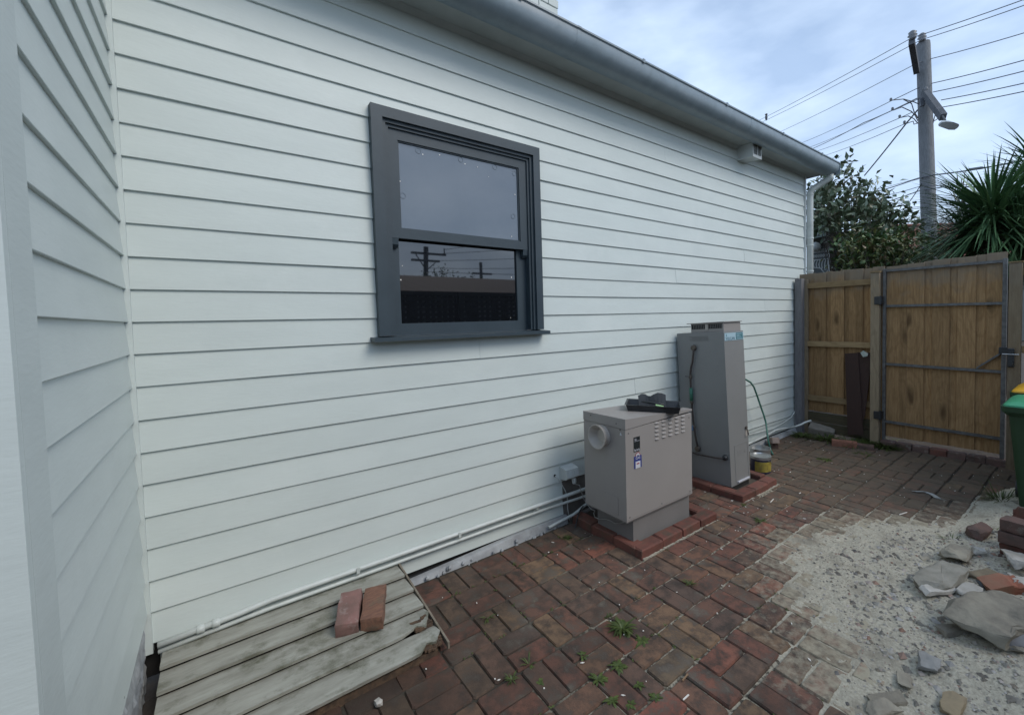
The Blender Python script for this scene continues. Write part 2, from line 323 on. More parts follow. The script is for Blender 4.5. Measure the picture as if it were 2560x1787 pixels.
def obj(name, mb, m, parent=None, smooth=False, **k):
    xs = [v.x for v in mb.v]; ys = [v.y for v in mb.v]; zs = [v.z for v in mb.v]
    c = Vector(((min(xs)+max(xs))/2, (min(ys)+max(ys))/2, min(zs)))
    me = bpy.data.meshes.new(name); me.from_pydata([v-c for v in mb.v], [], mb.f); me.materials.append(m)
    bm = bmesh.new(); bm.from_mesh(me); bmesh.ops.recalc_face_normals(bm, faces=bm.faces); bm.to_mesh(me); bm.free()
    if any(mb.a):
        at = me.attributes.new('rnd', 'FLOAT', 'POINT'); at.data.foreach_set('value', mb.a)
    if smooth: me.shade_smooth() if smooth == 1 else me.set_sharp_from_angle(angle=math.radians(35)) if False else me.shade_smooth()
    if smooth == 'auto':
        try: me.set_sharp_from_angle(angle=math.radians(32))
        except Exception: pass
    o = bpy.data.objects.new(name, me); COL.objects.link(o); LOC[o.name] = c
    o.location = c-(wl(parent) if parent else Vector((0, 0, 0)))
    return fin(o, parent, **k)
def empty(name, loc, label, cat, group=None):
    o = bpy.data.objects.new(name, None); COL.objects.link(o); o.location = loc; LOC[o.name] = Vector(loc); o.empty_display_size = .1
    return fin(o, None, None, label, cat, group)
def inst(name, me, loc, rot, parent, **k):
    o = bpy.data.objects.new(name, me); COL.objects.link(o); LOC[o.name] = Vector(loc)
    o.location = Vector(loc)-(wl(parent) if parent else Vector((0, 0, 0))); o.rotation_euler = rot
    return fin(o, parent, **k)
def ring_rect(mb, o, i, y0, y1):
    """rectangular frame: o, i = (x0,x1,z0,z1) outer and inner"""
    mb.box(o[0], i[0], y0, y1, o[2], o[3]); mb.box(i[1], o[1], y0, y1, o[2], o[3])
    if i[3] < o[3]: mb.box(i[0], i[1], y0, y1, i[3], o[3])
    if i[2] > o[2]: mb.box(i[0], i[1], y0, y1, o[2], i[2])
    return mb
def text(s, size, origin, xd, zd, m, parent, name='lettering', ext=.0006, sx=1.0):
    cu = bpy.data.curves.new(name, 'FONT'); cu.body = s; cu.size = size; cu.extrude = ext; cu.align_x = 'CENTER'; cu.align_y = 'CENTER'
    t = bpy.data.objects.new('tmp', cu); COL.objects.link(t); bpy.context.view_layer.update()
    me = bpy.data.meshes.new_from_object(t.evaluated_get(bpy.context.evaluated_depsgraph_get()))
    bpy.data.objects.remove(t)
    xd = Vector(xd).normalized(); zd = Vector(zd).normalized(); nd = xd.cross(zd)
    R = Matrix((xd*sx, zd, nd)).transposed(); mb = MB()
    mb.add([R @ v.co + Vector(origin) for v in me.vertices], [tuple(p.vertices) for p in me.polygons])
    return obj(name, mb, m, parent)
def nz(x, y, z=0.0): return noise.noise(Vector((x, y, z)))

# ================================================================== GROUND
mb = MB(); mb.add([(-300, -300, -.035), (300, -300, -.035), (300, 300, -.035), (-300, 300, -.035)], [(0, 1, 2, 3)])
obj('ground', mb, M_SOIL, kind='structure')
GX0, GY0, DX, DY = 2.078, -1.285, .2335, .245
paving = empty('brick_paving', (3, -1.5, 0), None, None); paving['kind'] = 'structure'
mb = MB(); mb.box(.03, 6.78, -4.3, -.0, -.034, -.0085); obj('joint_bedding', mb, M_BED, paving)

def sand_edge(x):
    P = [(1.9, -2.6), (2.2, -2.16), (2.35, -2.02), (2.43, -1.90), (2.62, -1.86), (2.76, -1.80), (2.82, -1.66), (3.0, -1.55), (3.18, -1.47), (3.32, -1.34), (3.6, -1.30), (3.8, -1.38), (4.0, -1.44), (4.32, -1.52), (4.63, -1.82), (4.78, -2.03), (5.1, -2.12), (5.6, -2.3), (6.2, -2.6), (7.5, -3)]
    if x <= P[0][0]: return -9
    for (a, b), (c, d) in zip(P, P[1:]):
        if x <= c: return b+(d-b)*(x-a)/(c-a)
    return -3
def sand_h(x, y):
    d = sand_edge(x)-y
    e = min(d*.055, .013) if d > 0 else d*.036
    h = e + .007*nz(x*4, y*4) + .009*nz(x*13, y*13, 3) + .007*nz(x*42, y*42, 7)
    h -= .001
    if y < -2.0 and x > 2.6: h += min(.09, (-2.0-y)*.16)*(1+.6*nz(x*3, y*3, 9))*min(1, (x-2.6)*2)
    return h
# bricks laid in pairs, each pair turned against the next (basket weave)
def brick_mesh(name, L_, W_, H_=.05, m=M_BRICK, k=0):
    R = random.Random(k); mb = MB(); rings = []
    cor = [R.uniform(.003, .012) for _ in range(4)]
    def ring(ins, z, jz):
        o_ = []
        for i, (sx, sy) in enumerate(((-1, -1), (1, -1), (1, 1), (-1, 1))):
            c = cor[i]; hx, hy = L_/2-ins, W_/2-ins
            p = [Vector((sx*hx, sy*(hy-c), z)), Vector((sx*(hx-c), sy*hy, z))]
            if sx*sy < 0: p.reverse()
            o_ += [Vector((v.x, v.y, z+R.uniform(-jz, jz))) for v in (p if True else p)]
        return o_
    jit = [Vector((R.uniform(-.0025, .0025), R.uniform(-.0025, .0025), 0)) for _ in range(8)]
    for ins, z, jz in ((0, -H_, 0), (0, -.004, .0015), (.0045, .004, .0015)):
        rings.append([v+j for v, j in zip(ring(ins, z, jz), jit)])
    mb.loft(rings)
    me = bpy.data.meshes.new(name); me.from_pydata(mb.v, [], mb.f); me.materials.append(m)
    bm = bmesh.new(); bm.from_mesh(me); bmesh.ops.recalc_face_normals(bm, faces=bm.faces); bm.to_mesh(me); bm.free()
    return me
BM = [brick_mesh('brick', .2275, .1115, k=i) for i in range(8)]
cand = []
for i in range(-9, 21):
    for j in range(-9, 6):
        x0 = GX0+DX*i; y0 = GY0+DY*j; cxx = x0+DX/2; cyy = y0+DY/2
        if (i+j) % 2 == 1: br = [(cxx-DX/4, cyy, 1), (cxx+DX/4, cyy, 1)]
        else: br = [(cxx, cyy-DY/4, 0), (cxx, cyy+DY/4, 0)]
        for (bx, by, t) in br:
            if bx < .1 or bx > 6.70 or by > -.07 or by < -3.6: continue
            if 2.62 < bx < 3.42 and -.70 < by: continue
            if 3.98 < bx < 4.48 and -.68 < by: continue
            if sand_h(bx, by) > .014 and sand_edge(bx)-by > .2: continue
            if bx < 1.12 and by > -.62: continue
            cand.append((bx, by, t))
def vis_size(x, y):
    d = Vector((x, y, 0))-CAM; dep = d.dot(_f)
    if dep < .2: return 0
    px = CX+FPX*d.dot(RIGHT)/dep; py = CY-FPX*d.dot(UP)/dep
    if px < -60 or px > 2620 or py > 1850: return 0
    return 1/dep**3*abs(d.z)
cand.sort(key=lambda c: -vis_size(c[0], c[1]))
jb = MB(); DUST = []
for n_, (bx, by, t) in enumerate(cand):
    R = random.Random(n_*13+5)
    bx += R.uniform(-.004, .004)+.006*nz(bx*1.5, by*1.5); by += R.uniform(-.004, .004)+.006*nz(bx*1.5, by*1.5, 5)
    z = R.uniform(-.0025, .002)+.005*nz(bx*.9, by*.9, 2); rz = (math.pi/2 if t else 0)+R.uniform(-.018, .018)
    rx, ry = R.uniform(-.008, .008), R.uniform(-.008, .008)
    dust = max(0.0, min(.85, .60+(sand_edge(bx)-by)*.75)) if bx > 2.2 else 0.0
    if n_ < 300:
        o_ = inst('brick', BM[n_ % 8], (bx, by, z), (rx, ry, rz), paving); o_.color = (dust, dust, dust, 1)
    else:
        c, s_ = math.cos(rz), math.sin(rz); me = BM[n_ % 8]
        jb.add([(bx+c*v.co.x-s_*v.co.y, by+s_*v.co.x+c*v.co.y, z+v.co.z+ry*v.co.x) for v in me.vertices],
               [tuple(p.vertices) for p in me.polygons], R.uniform(.01, 1)); DUST += [dust]*len(me.vertices)
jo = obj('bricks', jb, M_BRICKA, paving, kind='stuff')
da = jo.data.attributes.new('dust', 'FLOAT', 'POINT'); da.data.foreach_set('value', DUST)
# sandy gravel heap spilling over the bricks
mb = MB(); st = .014; X0, X1, Y0, Y1 = 1.95, 6.3, -4.2, -1.15
nx = int((X1-X0)/st); ny = int((Y1-Y0)/st)
idx = {}
for a in range(nx):
    for b in range(ny):
        x = X0+a*st; y = Y0+b*st; d = sand_edge(x)-y
        if d > -.30 and not (x < 2.6 and y < -3.2): idx[(a, b)] = len(mb.v); mb.v.append(Vector((x, y, sand_h(x, y)))); mb.a.append(0)
for (a, b), i in idx.items():
    q = [(a, b), (a+1, b), (a+1, b+1), (a, b+1)]
    if all(k in idx for k in q): mb.f.append(tuple(idx[k] for k in q))
obj('sandy_gravel', mb, M_SAND, None, smooth=1, kind='stuff', label='pale sandy gravel spilled across the brick paving', cat='gravel')
# pebbles
mb = MB(); R = random.Random(3); cnt = 0
for _ in range(15000):
    x = R.uniform(2.3, 5.6); y = R.uniform(-3.0, -1.2); d = sand_edge(x)-y
    if d < .05 or (d < .25 and R.random() < .6): continue
    r = R.choice([.002, .003, .003, .004, .005, .006, .009])*R.uniform(.6, 1.2)
    if x < 3.4 and y < -1.9 and R.random() < .3: r *= 1.4
    z = sand_h(x, y)+r*.2; sx, sy, sz = R.uniform(.7, 1.5), R.uniform(.7, 1.3), R.uniform(.4, .9)
    vs = [Vector((x+r*sx*a, y+r*sy*b, z+r*sz*c)) for a, b, c in ((1, .2, 0), (.1, 1, .2), (-1, .1, -.1), (-.2, -1, .1), (.2, 0, 1), (0, .2, -1))]
    mb.add(vs, [(0, 1, 4), (1, 2, 4), (2, 3, 4), (3, 0, 4), (1, 0, 5), (2, 1, 5), (3, 2, 5), (0, 3, 5)], R.random())
M_PEBA = mat('pebble_mix', (.25, .23, .2), None, rough=.9, rndcol=[(.30, .28, .24), (.15, .14, .12), (.36, .34, .30), (.20, .17, .13), (.10, .095, .09), (.45, .43, .40), (.24, .14, .10)], emit='attr')
obj('pebbles', mb, M_PEBA, kind='stuff', label='loose pebbles and grit on the sandy gravel', cat='pebbles')
# white paint flecks and chips on bricks
mb = MB(); R = random.Random(11)
for _ in range(170):
    x = R.uniform(.9, 6.6); y = R.uniform(-2.1, -.1)
    r = R.uniform(.0015, .0045)*(1+.2*x/4); a = R.uniform(0, 6.3); l = R.choice([1, 1, 1.4, 3])
    if sand_edge(x)-y > 0: continue
    c, s_ = math.cos(a), math.sin(a)
    mb.add([(x+c*r*l*p-s_*r*q, y+s_*r*l*p+c*r*q, z) for z in (.006, .009) for p, q in ((1, .2), (.1, 1), (-1, 0), (0, -1))],
           [(0, 1, 2, 3), (4, 5, 6, 7), (0, 1, 5, 4), (1, 2, 6, 5), (2, 3, 7, 6), (3, 0, 4, 7)])
obj('paint_flecks', mb, M_FLECK, kind='stuff', label='white paint flecks and chips scattered on the brick paving', cat='flecks')

# ================================================================== HOUSE
house = empty('weatherboard_house', (3.5, 0, 0), 'white weatherboard house wall with dark framed window and grey gutter', 'house')
PR = lambda z0, z1, za, zb, : None
ZK = [3.489+.144, 3.489, 3.189+.153, 3.046+.15, 2.896+.15, 2.746+.15]
zk = [1.489, 1.345, 1.196, 1.046, .896, .748, .599, .45, .3, .15, 0, -.149, -.3, -.455, -.605, -.756, -.909, -1.063, -1.212, -1.36]
zk = [z+1.70 for z in zk]                      # lower edge of every board, from the camera fit
zk = [3.489, 3.339] + [z for z in zk] if False else zk
TOPS = [3.339]+zk                               # board over each
zk = [3.486, 3.337] + zk[1:] if False else [3.486, 3.337]+zk
BOT = [.190, .060]
zk = [z for z in zk if z < 3.48 or True]
zk = sorted(set(round(z, 3) for z in zk), reverse=True)+BOT
def dedupe(l):
    o_ = [l[0]]
    for z in l[1:]:
        if o_[-1]-z > .08: o_.append(z)
    return o_
zk = dedupe(zk)
def board(a0, a1, zb, zn, cut0, cut1, mapf, seed, parent=house, m=M_WALL, name='weatherboard'):
    """one lapped board: lower edge zb, next lower edge above zn; cut0..cut1 = height kept"""
    R = random.Random(seed); zt = zn+.014
    n = max(1, int(abs(a1-a0)/.7)); rings = []
    jz = [R.uniform(-.0012, .0012) for _ in range(n+1)]; jy = [R.uniform(-.0012, .0012) for _ in range(n+1)]
    for i in range(n+1):
        a = a0+(a1-a0)*i/n
        def yf(z): return .0125*(z-zb)/(zt-zb)
        lo, hi = max(zb, cut0), min(zt, cut1)
        rings.append([mapf(a, yf(lo)+jy[i]+.0015, lo+jz[i]), mapf(a, yf(lo)+jy[i], lo+jz[i]+.002), mapf(a, yf(hi)+jy[i], hi), mapf(a, yf(hi)+.012, hi), mapf(a, yf(lo)+.0115, lo+jz[i])])
    mb = MB().loft(rings); return obj(name, mb, m, parent)
mN = lambda a, y, z: Vector((a, y, z))
WIN = (1.115, 2.29, 1.572, 2.94)
sd_ = 0
R = random.Random(21)
SPL = {5: 1.62, 14: 1.78, 10: 4.05, 8: 5.4, 17: 3.4, 2: 3.9, 12: 5.9}
for k, zb in enumerate(zk):
    zn = zk[k-1] if k else 3.64
    hi = min(3.632, zn+.014)
    segs = [(.012, 7.06)]
    if k in SPL: segs = [(.012, SPL[k]), (SPL[k]+.0015, 7.06)]
    if zb <= .2: segs = [(.012, 2.50), (2.78, 7.06)] if zb > .1 else [(.034, 2.50), (4.2, 7.06)]
    for (a, b) in segs:
        sd_ += 1; dz = R.uniform(-.0015, .0015)
        if zb < WIN[3] and zn > WIN[2]:
            parts = []
            if a < WIN[0]: parts.append((a, min(b, WIN[0]), zb, hi))
            if b > WIN[1]: parts.append((max(a, WIN[1]), b, zb, hi))
            m0, m1 = max(a, WIN[0]), min(b, WIN[1])
            if m1-m0 > .01:
                if zb < WIN[2]-.01: parts.append((m0, m1, zb, WIN[2]))
                if zn > WIN[3]+.01: parts.append((m0, m1, WIN[3], hi))
            # a board that only touches the opening is still one board
            mbs = []
            for (p, q, c0, c1) in parts:
                board(p, q, zb+dz, zn, c0+dz if c0 == zb else c0, c1, mN, sd_*7+int(p*10))
        else: board(a, b, zb+dz, zn, zb+dz, hi, mN, sd_)
# return wall (x = 0, looking towards +x) and the short wall beyond its corner
mR = lambda a, y, z: Vector((-y, a, z))
for k, zb in enumerate(zk):
    zn = zk[k-1] if k else 3.64
    if zb < .3: continue
    board(-1.29, -.012, zb, zn, zb, min(3.632, zn+.014), mR, 300+k)
mF = lambda a, y, z: Vector((a, -1.44+y, z))
for k, zb in enumerate(zk):
    zn = zk[k-1] if k else 3.64
    if zb < .3: continue
    board(-2.6, -.075, zb, zn, zb, min(3.632, zn+.014), mF, 400+k)
mb = MB(); mb.box(-.03, .010, -1.425, -1.29, .28, 3.63, .003); obj('corner_board', mb, M_WALL, house)
mb = MB(); mb.box(-.078, .010, -1.452, -1.4255, .28, 3.63, .003); obj('corner_board', mb, M_WALL, house)
mb = MB(); mb.box(-.026, .012, -.0135, .026, .15, 3.63, .002); obj('corner_bead', mb, M_WALL, house)
mb = MB(); mb.box(7.061, 7.095, -.012, .05, .05, 3.63, .003); obj('corner_board', mb, M_TRIMW, house)
# carcass behind the boards
mb = MB(); mb.box(-.10, WIN[0]-.02, .032, .12, .02, 3.62); mb.box(WIN[1]+.02, 7.06, .032, .12, .02, 3.62)
mb.box(WIN[0]-.02, WIN[1]+.02, .032, .12, .02, WIN[2]-.03); mb.box(WIN[0]-.02, WIN[1]+.02, .032, .12, WIN[3]+.03, 3.62)
mb.box(-.14, -.060, -1.40, .0, .02, 3.62); mb.box(-2.6, -.12, -1.40, -1.32, .02, 3.62); mb.box(7.0, 7.06, .12, 4.5, .02, 3.62)
obj('wall_core', mb, M_DARK, house)
mb = MB(); mb.box(2.505, 2.775, .004, .028, .03, .345); obj('patch_panel', mb, M_STUMP, house)
# low plinth strip at the foot of the wall
mb = MB()
mb.hexa([(2.05, -.045, -.03), (2.52, -.038, -.03), (2.52, .012, -.03), (2.05, .012, -.03), (2.05, -.028, .0555), (2.52, -.022, .0575), (2.52, .012, .0575), (2.05, .012, .0565)])
mb.hexa([(1.13, -.048, -.03), (2.05, -.045, -.03), (2.05, .012, -.03), (1.13, .012, -.03), (1.13, -.030, .012), (2.05, -.028, .0555), (2.05, .012, .0565), (1.13, .012, .013)])
obj('plinth', mb, M_PLINTH, house)
mb = MB()
mb.hexa([(2.9, -.045, -.03), (6.7, -.06, -.03), (6.7, .0, -.03), (2.9, .0, -.03), (2.9, -.028, .035), (6.7, -.03, .045), (6.7, .0, .047), (2.9, .0, .037)])
obj('plinth', mb, M_PLINTH, house)
# crusty mortar on the plinth
mb = MB(); R = random.Random(5)
for _ in range(26):
    x = R.uniform(1.2, 2.5); c = Vector((x, -.05+R.uniform(-.012, .006), R.uniform(-.005, .03))); r = R.uniform(.005, .016)
    mb.lathe(c, [(.2*r, -r), (r*.9, -.4*r), (r, .2*r), (.4*r, r)], 5)
obj('mortar_crust', mb, M_PLINTH, house, kind='stuff')
# chipped render at the foot of the return wall
mb = MB(); vs = []; nY, nZ = 44, 14
for i in range(nY+1):
    for k in range(nZ+1):
        y = .005-.75*i/nY; z = -.02+.385*k/nZ
        vs.append((-.012+.012*nz(y*14, z*14, 4)+.007*nz(y*45, z*45, 8)-.010*(1-k/nZ), y, z))
fs = [(i*(nZ+1)+k, (i+1)*(nZ+1)+k, (i+1)*(nZ+1)+k+1, i*(nZ+1)+k+1) for i in range(nY) for k in range(nZ)]
mb.add(vs, fs); obj('broken_render', mb, M_PLINTH, house)

# eaves: soffit, fascia, gutter, roof
mb = MB(); mb.box(-2.6, 7.30, -.205, .10, 3.633, 3.645); mb.box(-2.6, -.001, -1.66, -.206, 3.633, 3.645); obj('soffit', mb, M_SOFFIT, house)
mb = MB(); mb.add([(.012, -.028, 3.632), (7.06, -.028, 3.632), (7.06, .006, 3.602), (.012, .006, 3.602), (.012, .02, 3.632), (7.06, .02, 3.632)],
                  [(0, 1, 2, 3), (3, 2, 5, 4), (0, 3, 4), (1, 5, 2), (0, 4, 5, 1)]); obj('scotia_mould', mb, M_SOFFIT, house)
prof = [(-.205, 3.600), (-.225, 3.592), (-.262, 3.594), (-.300, 3.606), (-.332, 3.630), (-.350, 3.662), (-.356, 3.700), (-.356, 3.730), (-.366, 3.738), (-.366, 3.750), (-.350, 3.754), (-.346, 3.700), (-.325, 3.650), (-.262, 3.606), (-.215, 3.604), (-.212, 3.74), (-.205, 3.74)]
mb = MB(); mb.loft([[Vector((x, y, z)) for (y, z) in prof] for x in (.14, 1.5, 3.0, 4.5, 6.0, 7.32)])
obj('gutter', mb, M_GUTTER, house, smooth='auto')
mb = MB(); mb.box(7.322, 7.326, -.366, -.205, 3.592, 3.752); obj('gutter_end', mb, M_GUTTER, house)
for x in (2.45, 4.9):
    mb = MB(); mb.loft([[Vector((q, -.28+(y+.28)*1.018, 3.665+(z-3.665)*1.018)) for (y, z) in prof] for q in (x, x+.035)]); obj('gutter_joint', mb, M_GUTTER, house, smooth='auto')
for x in (1.95, 3.15, 4.4, 5.6, 6.7):
    mb = MB(); mb.box(x, x+.025, -.3685, -.205, 3.7545, 3.757); mb.box(x, x+.025, -.3695, -.3665, 3.728, 3.757); obj('gutter_bracket', mb, M_GUTTER, house)
mb = MB()
for i in range(7):
    a = -2.6+i*1.42
    mb.add([(a, -.31, 3.765), (a+1.415, -.31, 3.765), (a+1.415, 3.5, 5.25), (a, 3.5, 5.25), (a, -.31, 3.76), (a+1.415, -.31, 3.76), (a+1.415, 3.5, 5.245), (a, 3.5, 5.245)],
           [(0, 1, 2, 3), (7, 6, 5, 4), (0, 4, 5, 1), (1, 5, 6, 2), (2, 6, 7, 3), (3, 7, 4, 0)])
obj('roof', mb, M_ROOF, house)
# pale painted chimney just showing above the gutter
cc = gy(1396, 32, .75)
ch = MB()
for r_ in range(9):
    z = cc.z-.05+.086*r_
    for q_ in range(4):
        xa = cc.x-.24*(4-q_)+(.12 if r_ % 2 else 0); xb = min(xa+.23, cc.x); xa = max(xa, cc.x-.96)
        if xb-xa > .03: ch.box(xa, xb, .75, 1.2, z, z+.078, .004)
obj('chimney', ch, mat('chimney_paint', (.55, .60, .58), (.5, .55, .53), 3, .6), house)
# eave vent box
ev = obj('vent_box', MB().box(5.26, 5.45, -.175, .012, 3.475, 3.632, .003), M_TRIMW, house)
mb = MB(); ring_rect(mb, (5.253, 5.457, 3.468, 3.6325), (5.272, 5.438, 3.50, 3.615), -.184, -.1755); mb.box(5.350, 5.360, -.184, -.1755, 3.50, 3.615)
obj('vent_frame', mb, M_WPL, ev)
mb = MB(); mb.box(5.273, 5.437, -.1792, -.1756, 3.501, 3.614); obj('vent_opening', mb, M_DARK, ev)
for i in range(2):
    for k in range(2):
        mb = MB(); a = 5.278+.083*i+.026*k; mb.box(a+.014, a+.020, -.182, -.1795, 3.502, 3.613); obj('louvre', mb, M_WPL, ev)
# window
win = obj('window', ring_rect(MB(), (1.088, 2.317, 1.589, 2.966), (1.154, 2.257, 1.589, 2.901), -.045, .04), M_CHAR, house)
mb = ring_rect(MB(), (1.154, 2.257, 1.589, 2.901), (1.176, 2.236, 1.589, 2.880), -.026, .06); obj('outer_bead', mb, M_CHAR, win)
mb = ring_rect(MB(), (1.176, 2.236, 1.589, 2.880), (1.195, 2.218, 1.589, 2.862), -.012, .09); obj('inner_bead', mb, M_CHAR, win)
us = obj('upper_sash', ring_rect(MB(), (1.196, 2.217, 2.195, 2.861), (1.254, 2.152, 2.254, 2.800), .0, .036), M_CHAR, win)
mb = ring_rect(MB(), (1.254, 2.152, 2.254, 2.800), (1.262, 2.144, 2.262, 2.792), .008, .03); obj('glazing_bead', mb, M_CHAR, win)
ls = obj('lower_sash', ring_rect(MB(), (1.196, 2.217, 1.5865, 2.232), (1.250, 2.135, 1.662, 2.200), .040, .076), M_CHAR, win)
mb = MB()
for x in (1.196, 2.175):
    mb.loft([[Vector((x, y, z)) for y, z in ((.001, 2.194), (.035, 2.194), (.035, 2.15), (.024, 2.135), (.006, 2.155))], [Vector((x+.042, y, z)) for y, z in ((.001, 2.194), (.035, 2.194), (.035, 2.15), (.024, 2.135), (.006, 2.155))]])
obj('sash_horn', mb, M_CHAR, win)
mb = MB(); mb.box(1.262, 2.144, .016, .021, 2.262, 2.792); obj('pane', mb, M_GLASSU, win)
mb = MB(); mb.box(1.250, 2.135, .055, .060, 1.662, 2.200); obj('pane', mb, M_GLASSL, win)
mb = MB(); mb.hexa([(1.045, -.088, 1.556), (2.345, -.088, 1.556), (2.345, .04, 1.556), (1.045, .04, 1.556), (1.045, -.088, 1.578), (2.345, -.088, 1.578), (2.345, .04, 1.586), (1.045, .04, 1.586)])
obj('sill', mb, M_CHAR, win)
mb = MB(); R = random.Random(9)
f3 = lambda a, b: (880+a/2.429, 220+b/2.429)
for (a, b, r) in ((430, 404, .004), (532, 407, .004), (686, 462, .004), (762, 481, .003), (291, 567, .004), (989, 648, .004), (970, 902, .004), (830, 540, .002)):
    p = gy(*f3(a, b), .0145); mb.lathe((p.x, .0145, p.z), [(r, -.0004), (r, .001)], 8, 1)
for (a, b, r) in ((296, 1165, .005), (968, 1150, .005), (963, 1395, .003), (305, 1080, .003)):
    p = gy(*f3(a, b), .0535); mb.lathe((p.x, .0535, p.z), [(r, -.0004), (r, .001)], 6, 1)
obj('residue_spots', mb, M_FLECK, win, kind='stuff')
mb = MB()
for (a, b) in ((403, 383), (660, 437), (867, 482), (308, 655), (985, 520), (978, 780)):
    p = gy(*f3(a, b), .0150); pts = [(p.x+.017*math.cos(t), .0148, p.z+.017*math.sin(t)) for t in [6.283*k/14 for k in range(15)]]
    mb.tube(pts, .0011, 4)
obj('suction_rings', mb, mat('faint_ring', (.16, .19, .22), None, rough=.4), win, kind='stuff')
mb = MB(); mb.box(1.12, 2.28, .10, .12, 1.6, 2.95); obj('blackout_board', mb, M_DARK, win)
# downpipe at the far corner
dp = gy(2025, 600, -.045)
mb = MB(); tp = gy(2066, 425, -.27)
px_, py_ = dp.x, -.045
mb.tube([(px_, py_, 1.2), (px_, py_, 3.30), (px_, py_, 3.38), (px_+.012, py_-.03, 3.43), (7.26, -.20, 3.53), (7.265, -.262, 3.56), (7.265, -.262, 3.60)], .042, 14)
dpo = obj('downpipe', mb, M_PIPE, house, smooth=1)
for z in (2.62, 2.72, 2.25, 3.34):
    mb = MB(); mb.lathe((px_, py_, z), [(.0425, 0), (.0475, .002), (.0475, .022), (.0425, .024)], 14); obj('pipe_collar', mb, M_PIPE, dpo)

# ================================================================== pipes and cables at the wall foot
def pipe(name, pts, r, m, label, cat, smooth=1, n=8, group=None):
    return obj(name, MB().tube(pts, r, n), m, None, smooth, label=label, cat=cat, group=group)
pp = empty('conduit_pipe', (1.5, -.03, .2), 'upper thicker white painted pipe running low along the weatherboards', 'pipe')
mb = MB(); mb.tube([(.03, -.028, .190), (.34, -.028, .205), (.48, -.028, .218), (1.25, -.03, .221), (1.9, -.03, .224), (2.44, -.05, .236), (2.75, -.055, .24), (3.0, -.05, .24)], .0145, 10); obj('pipe_run', mb, M_PIPE, pp, 1)
for x, zz in ((.17, .197), (.23, .2)):
    mb = MB(); mb.lathe((x, -.028, zz), [(.0152, 0), (.020, .003), (.020, .03), (.0152, .033)], 12, 0); obj('pipe_coupling', mb, M_PIPE, pp, 1)
for x in (.9, 1.55, 2.2):
    mb = MB(); mb.box(x, x+.018, -.046, .004, .202, .208); mb.box(x, x+.018, -.048, -.044, .202, .236); obj('saddle_clip', mb, M_PIPE, pp)
pipe('conduit_pipe', [(.03, -.022, .155), (.48, -.022, .172), (1.25, -.024, .172), (1.9, -.024, .172), (2.34, -.03, .175), (2.72, -.06, .181), (3.0, -.06, .185)], .011, M_PIPE, 'thinner white pipe just below the upper conduit on the wall', 'pipe')
pipe('conduit_pipe', [gy(*p, -.06) for p in ((1372, 1318), (1380, 1314), (1400, 1303), (1435, 1285), (1455, 1268), (1468, 1258), (1490, 1240))], .012, M_PIPE, 'white pipe rising from the plinth to the back of the squat heater', 'pipe')
mb = MB(); mb.box(.03, .40, -.008, .0, .145, .180); mb.box(.03, .22, -.014, -.0085, .150, .176)
obj('timber_strip', mb, mat('strip_paint', (.30, .34, .34), (.25, .29, .29), 6, .6), None, label='short flat painted strip under the wall pipes beside the corner', cat='strip')
cordA = ([gy(*p, -.03) for p in ((1388, 1189), (1395, 1196), (1404, 1210), (1413, 1226), (1418, 1240))]+[gy(1419, 1270, -.03), gy(1424, 1300, -.03)])
mb = MB(); h_ = gy(1388, 1189, -.002); mb.lathe((h_.x, .004, h_.z), [(.010, -.006), (.010, .004)], 10, 1); obj('cable_hole', mb, M_DARK, house)
# outdoor power socket
so_ = empty('power_socket', (2.52, -.05, .37), 'white twin outdoor power socket on the wall left of the squat heater', 'socket')
prof = [(.0, .36), (-.075, .372), (-.098, .390), (-.082, .452), (-.01, .468), (.0, .468)]
mb = MB(); mb.loft([[Vector((x, y, z)) for y, z in prof] for x in (2.472, 2.600)]); obj('socket_housing', mb, M_WPL, so_)
for x in (2.482, 2.545):
    mb = MB(); mb.hexa([(x+.008, -.0975, .402), (x+.040, -.0975, .402), (x+.040, -.090, .402), (x+.008, -.090, .402), (x+.008, -.0885, .442), (x+.040, -.0885, .442), (x+.040, -.082, .442), (x+.008, -.082, .442)])
    obj('switch', mb, M_TRIMW, so_)
mb = MB(); mb.lathe((2.57, -.062, .318), [(.013, 0), (.018, .012), (.018, .045), (.013, .052)], 10); obj('plug', mb, M_WPL, so_, 1)
f8 = lambda a, b: (1380+a/7.29, 1140+b/7.29)
cp = [Vector((2.57, -.062, .318))]+[gy(*f8(a, b), y) for a, b, y in ((500, 530, -.08), (545, 680, -.09), (585, 790, -.10), (650, 890, -.13), (720, 970, -.17), (780, 995, -.2), (760, 1040, -.22), (780, 1110, -.27), (860, 1145, -.33), (980, 1145, -.40), (1080, 1180, -.46), (1150, 1225, -.5), (1240, 1225, -.55), (1310, 1205, -.6))]
obj('cord', MB().tube(cp, .0035, 8), mat('grey_cord', (.30, .30, .29), None, rough=.5), so_, 1, label='pale cord drooping under the squat heater')
obj('cord', MB().tube(cordA, .0035, 8), M_WPL, so_, 1, label='short white cord out of the hole in the wall')
pipe('black_cable', [gy(*f8(a, b), y) for a, b, y in ((570, 905, -.08), (530, 960, -.09), (480, 1060, -.11), (440, 1220, -.13), (410, 1380, -.155), (402, 1450, -.17))], .005, M_BLKP, 'black cable hanging down to the bricks beside the squat heater', 'cable')
